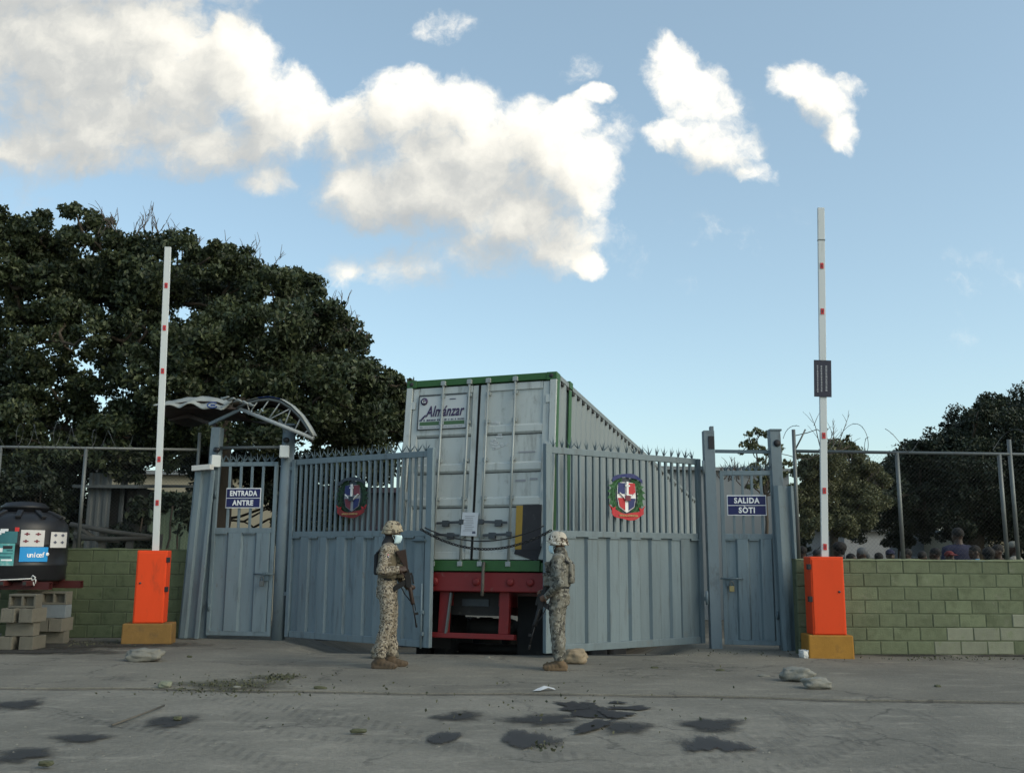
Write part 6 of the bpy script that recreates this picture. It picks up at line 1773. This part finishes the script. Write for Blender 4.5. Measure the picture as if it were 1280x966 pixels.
# ------------------------------------------------------------------ stones and litter on the ground
def stone(name, label, u, v, size, seed, m='stone', box=.5, ang=0, cat='stone'):
    r = random.Random(seed); p = gp(u, v, 0.0)
    bm = bmesh.new(); bmesh.ops.create_cube(bm, size=1); bmesh.ops.subdivide_edges(bm, edges=bm.edges[:], cuts=9, use_grid_fill=True)
    for vt in bm.verts:
        c = vt.co.copy(); sph = c.normalized() * .58; c = c.lerp(sph, 1 - box)
        c += c.normalized() * (.17 * mnoise.noise(c * 2.0 + Vector((seed, 0, 0))) + .10 * mnoise.noise(c * 4.5 + Vector((0, seed, 0))) + .05 * mnoise.noise(c * 10 + Vector((0, seed, 0))))
        vt.co = Vector((c.x * size[0], c.y * size[1], c.z * size[2]))
    me = bpy.data.meshes.new(name); bm.to_mesh(me); bm.free(); me.materials.append(MT[m]); me.polygons.foreach_set('use_smooth', [True] * len(me.polygons))
    z0 = min(v_.co.z for v_ in me.vertices)
    return tag(put(name, me, None, 0, (p.x, p.y, gz(p.x, p.y) - z0 - .012), (0, 0, ang)), label, cat)


stone('stone', 'flat grey stone lying on the apron in front of the left boom barrier', 180, 826, (.42, .24, .15), 1, box=.35)
stone('stone', 'longer of two rough grey stones on the apron before the exit door', 996, 851, (.33, .2, .14), 2, box=.35, ang=-.2)
stone('stone', 'smaller of two rough grey stones on the apron before the exit door', 1021, 860, (.26, .17, .11), 3, box=.3)
stone('stone', 'white chunk of block beside the right barrier plinth', 1006, 822, (.13, .12, .11), 4, 'white_cloth', .7, .4)
stone('stone', 'tan stone wedged under the right gate leaf behind the soldier', 719, 829, (.26, .2, .17), 5, 'tan_stone', .35)
stone('stone', 'grey block holding the left gate leaf behind the soldier', 480, 822, (.32, .2, .15), 6, 'grey_block', .75, .1)
stone('pebble', 'white pebble by the plinth of the left barrier', 217, 795, (.08, .08, .07), 7, 'white_cloth', .3)
stone('pebble', 'white scrap of stone in the dry weeds on the left', 206, 858, (.12, .09, .06), 8, 'bare_block', .4)
for i, (u, v) in enumerate(((237, 819), (295, 858), (400, 858), (222, 896), (58, 953), (448, 912), (1172, 856), (900, 836), (955, 843), (610, 820), (818, 833))):
    stone('clod', ['dark clod on the apron near the flat stone', 'pale clod in the dry weeds', 'small clod right of the dry weeds', 'dark lump on the damp patch at the left', 'dark lump at the lower left of the road', 'small dark lump on the road left of centre', 'dark clod on the apron in front of the green wall', 'thin dark scrap in front of the exit door', 'pale scrap left of the two rough stones', 'small clod behind the trailer', 'small clod in front of the right gate leaf'][i], u, v + 2, (.06 + .03 * (i % 3), .05, .03), 30 + i, 'stone' if i in (1, 8, 9) else 'dry_debris', .3)
lp = gp(678, 863, 0)
MB().add([(-.10, -.05, .006), (-.02, -.06, .012), (.06, .01, .03), (.14, .03, .008), (.12, .07, .02), (.02, .05, .045), (-.06, .0, .02)], [(0, 1, 6), (1, 2, 5, 6), (2, 3, 4, 5)]).build('paper_scrap', 'litter', None, 0, lp)
tag(bpy.data.objects['paper_scrap'], 'crumpled white scrap of paper lying in the road before the gap', 'litter')
p0, p1 = gp(140, 909, RZ), gp(205, 884, RZ)
tag(MB().path([p0 + Vector((0, 0, .02)), p0.lerp(p1, .5) + Vector((.02, 0, .025)), p1 + Vector((0, 0, .02))], .009, 7).build('stick', 'wood_rail'), 'thin pale stick lying on the road at the left', 'stick')
# dry weeds and rubbish scattered over the apron
decal('weed_stain', outline(*gp(290, 856, 0).xy, 1.1, .55, 36, .25, 5), .014, 'weed_stain', pavement)
decal('weed_stain', outline(*gp(345, 847, 0).xy, .55, .3, 36, .25, 6), .016, 'weed_stain', pavement)
g = np.random.default_rng(9); C = []
for (u, v, su, sv2, n) in ((290, 858, 55, 9, 260), (350, 848, 28, 5, 170), (230, 862, 25, 5, 50), (680, 933, 22, 5, 40), (1180, 824, 100, 3, 120), (110, 806, 60, 4, 120), (640, 880, 330, 40, 130), (320, 860, 200, 14, 80), (930, 818, 90, 5, 60)):
    for k in range(n):
        p = gp(u + g.normal() * su * .5, v + g.normal() * sv2 * .5, 0); z = .012 if p.y > edge_y(p.x) else RZ + .014
        C.append((p.x, p.y, gz(p.x, p.y) + z + .01))
C = np.array(C); tag(put('scattered_debris', leaf_mesh('scattered_debris', C, g.uniform(.012, .045, len(C)), 'dry_debris', 0, .6)), 'dry leaves and crumbs scattered on the ground', None, None, 'stuff')
b = MB()
for k in range(170):
    u, v = g.uniform(0, 1280), 800 + 160 * g.uniform() ** .8; p = gp(u, v, 0); s_ = g.uniform(.004, .014)
    if p.y > edge_y(p.x) + .2 and p.y > 15.3: continue
    z = .004 if p.y > edge_y(p.x) else RZ + .004
    d = [Vector((g.normal(), g.normal(), g.normal())).normalized() * s_ for _ in range(4)]
    b.add([Vector((p.x, p.y, z + s_ * .5)) + Vector((q.x, q.y, abs(q.z) * .7 - s_ * .3)) for q in (Vector((1, 0, 0)) * s_, Vector((-.5, .9, 0)) * s_, Vector((-.5, -.8, 0)) * s_, Vector((0, 0, 1)) * s_)], [(0, 1, 3), (1, 2, 3), (2, 0, 3), (0, 2, 1)])
tag(b.build('loose_gravel', 'stone'), 'loose gravel on road and apron', None, None, 'stuff')
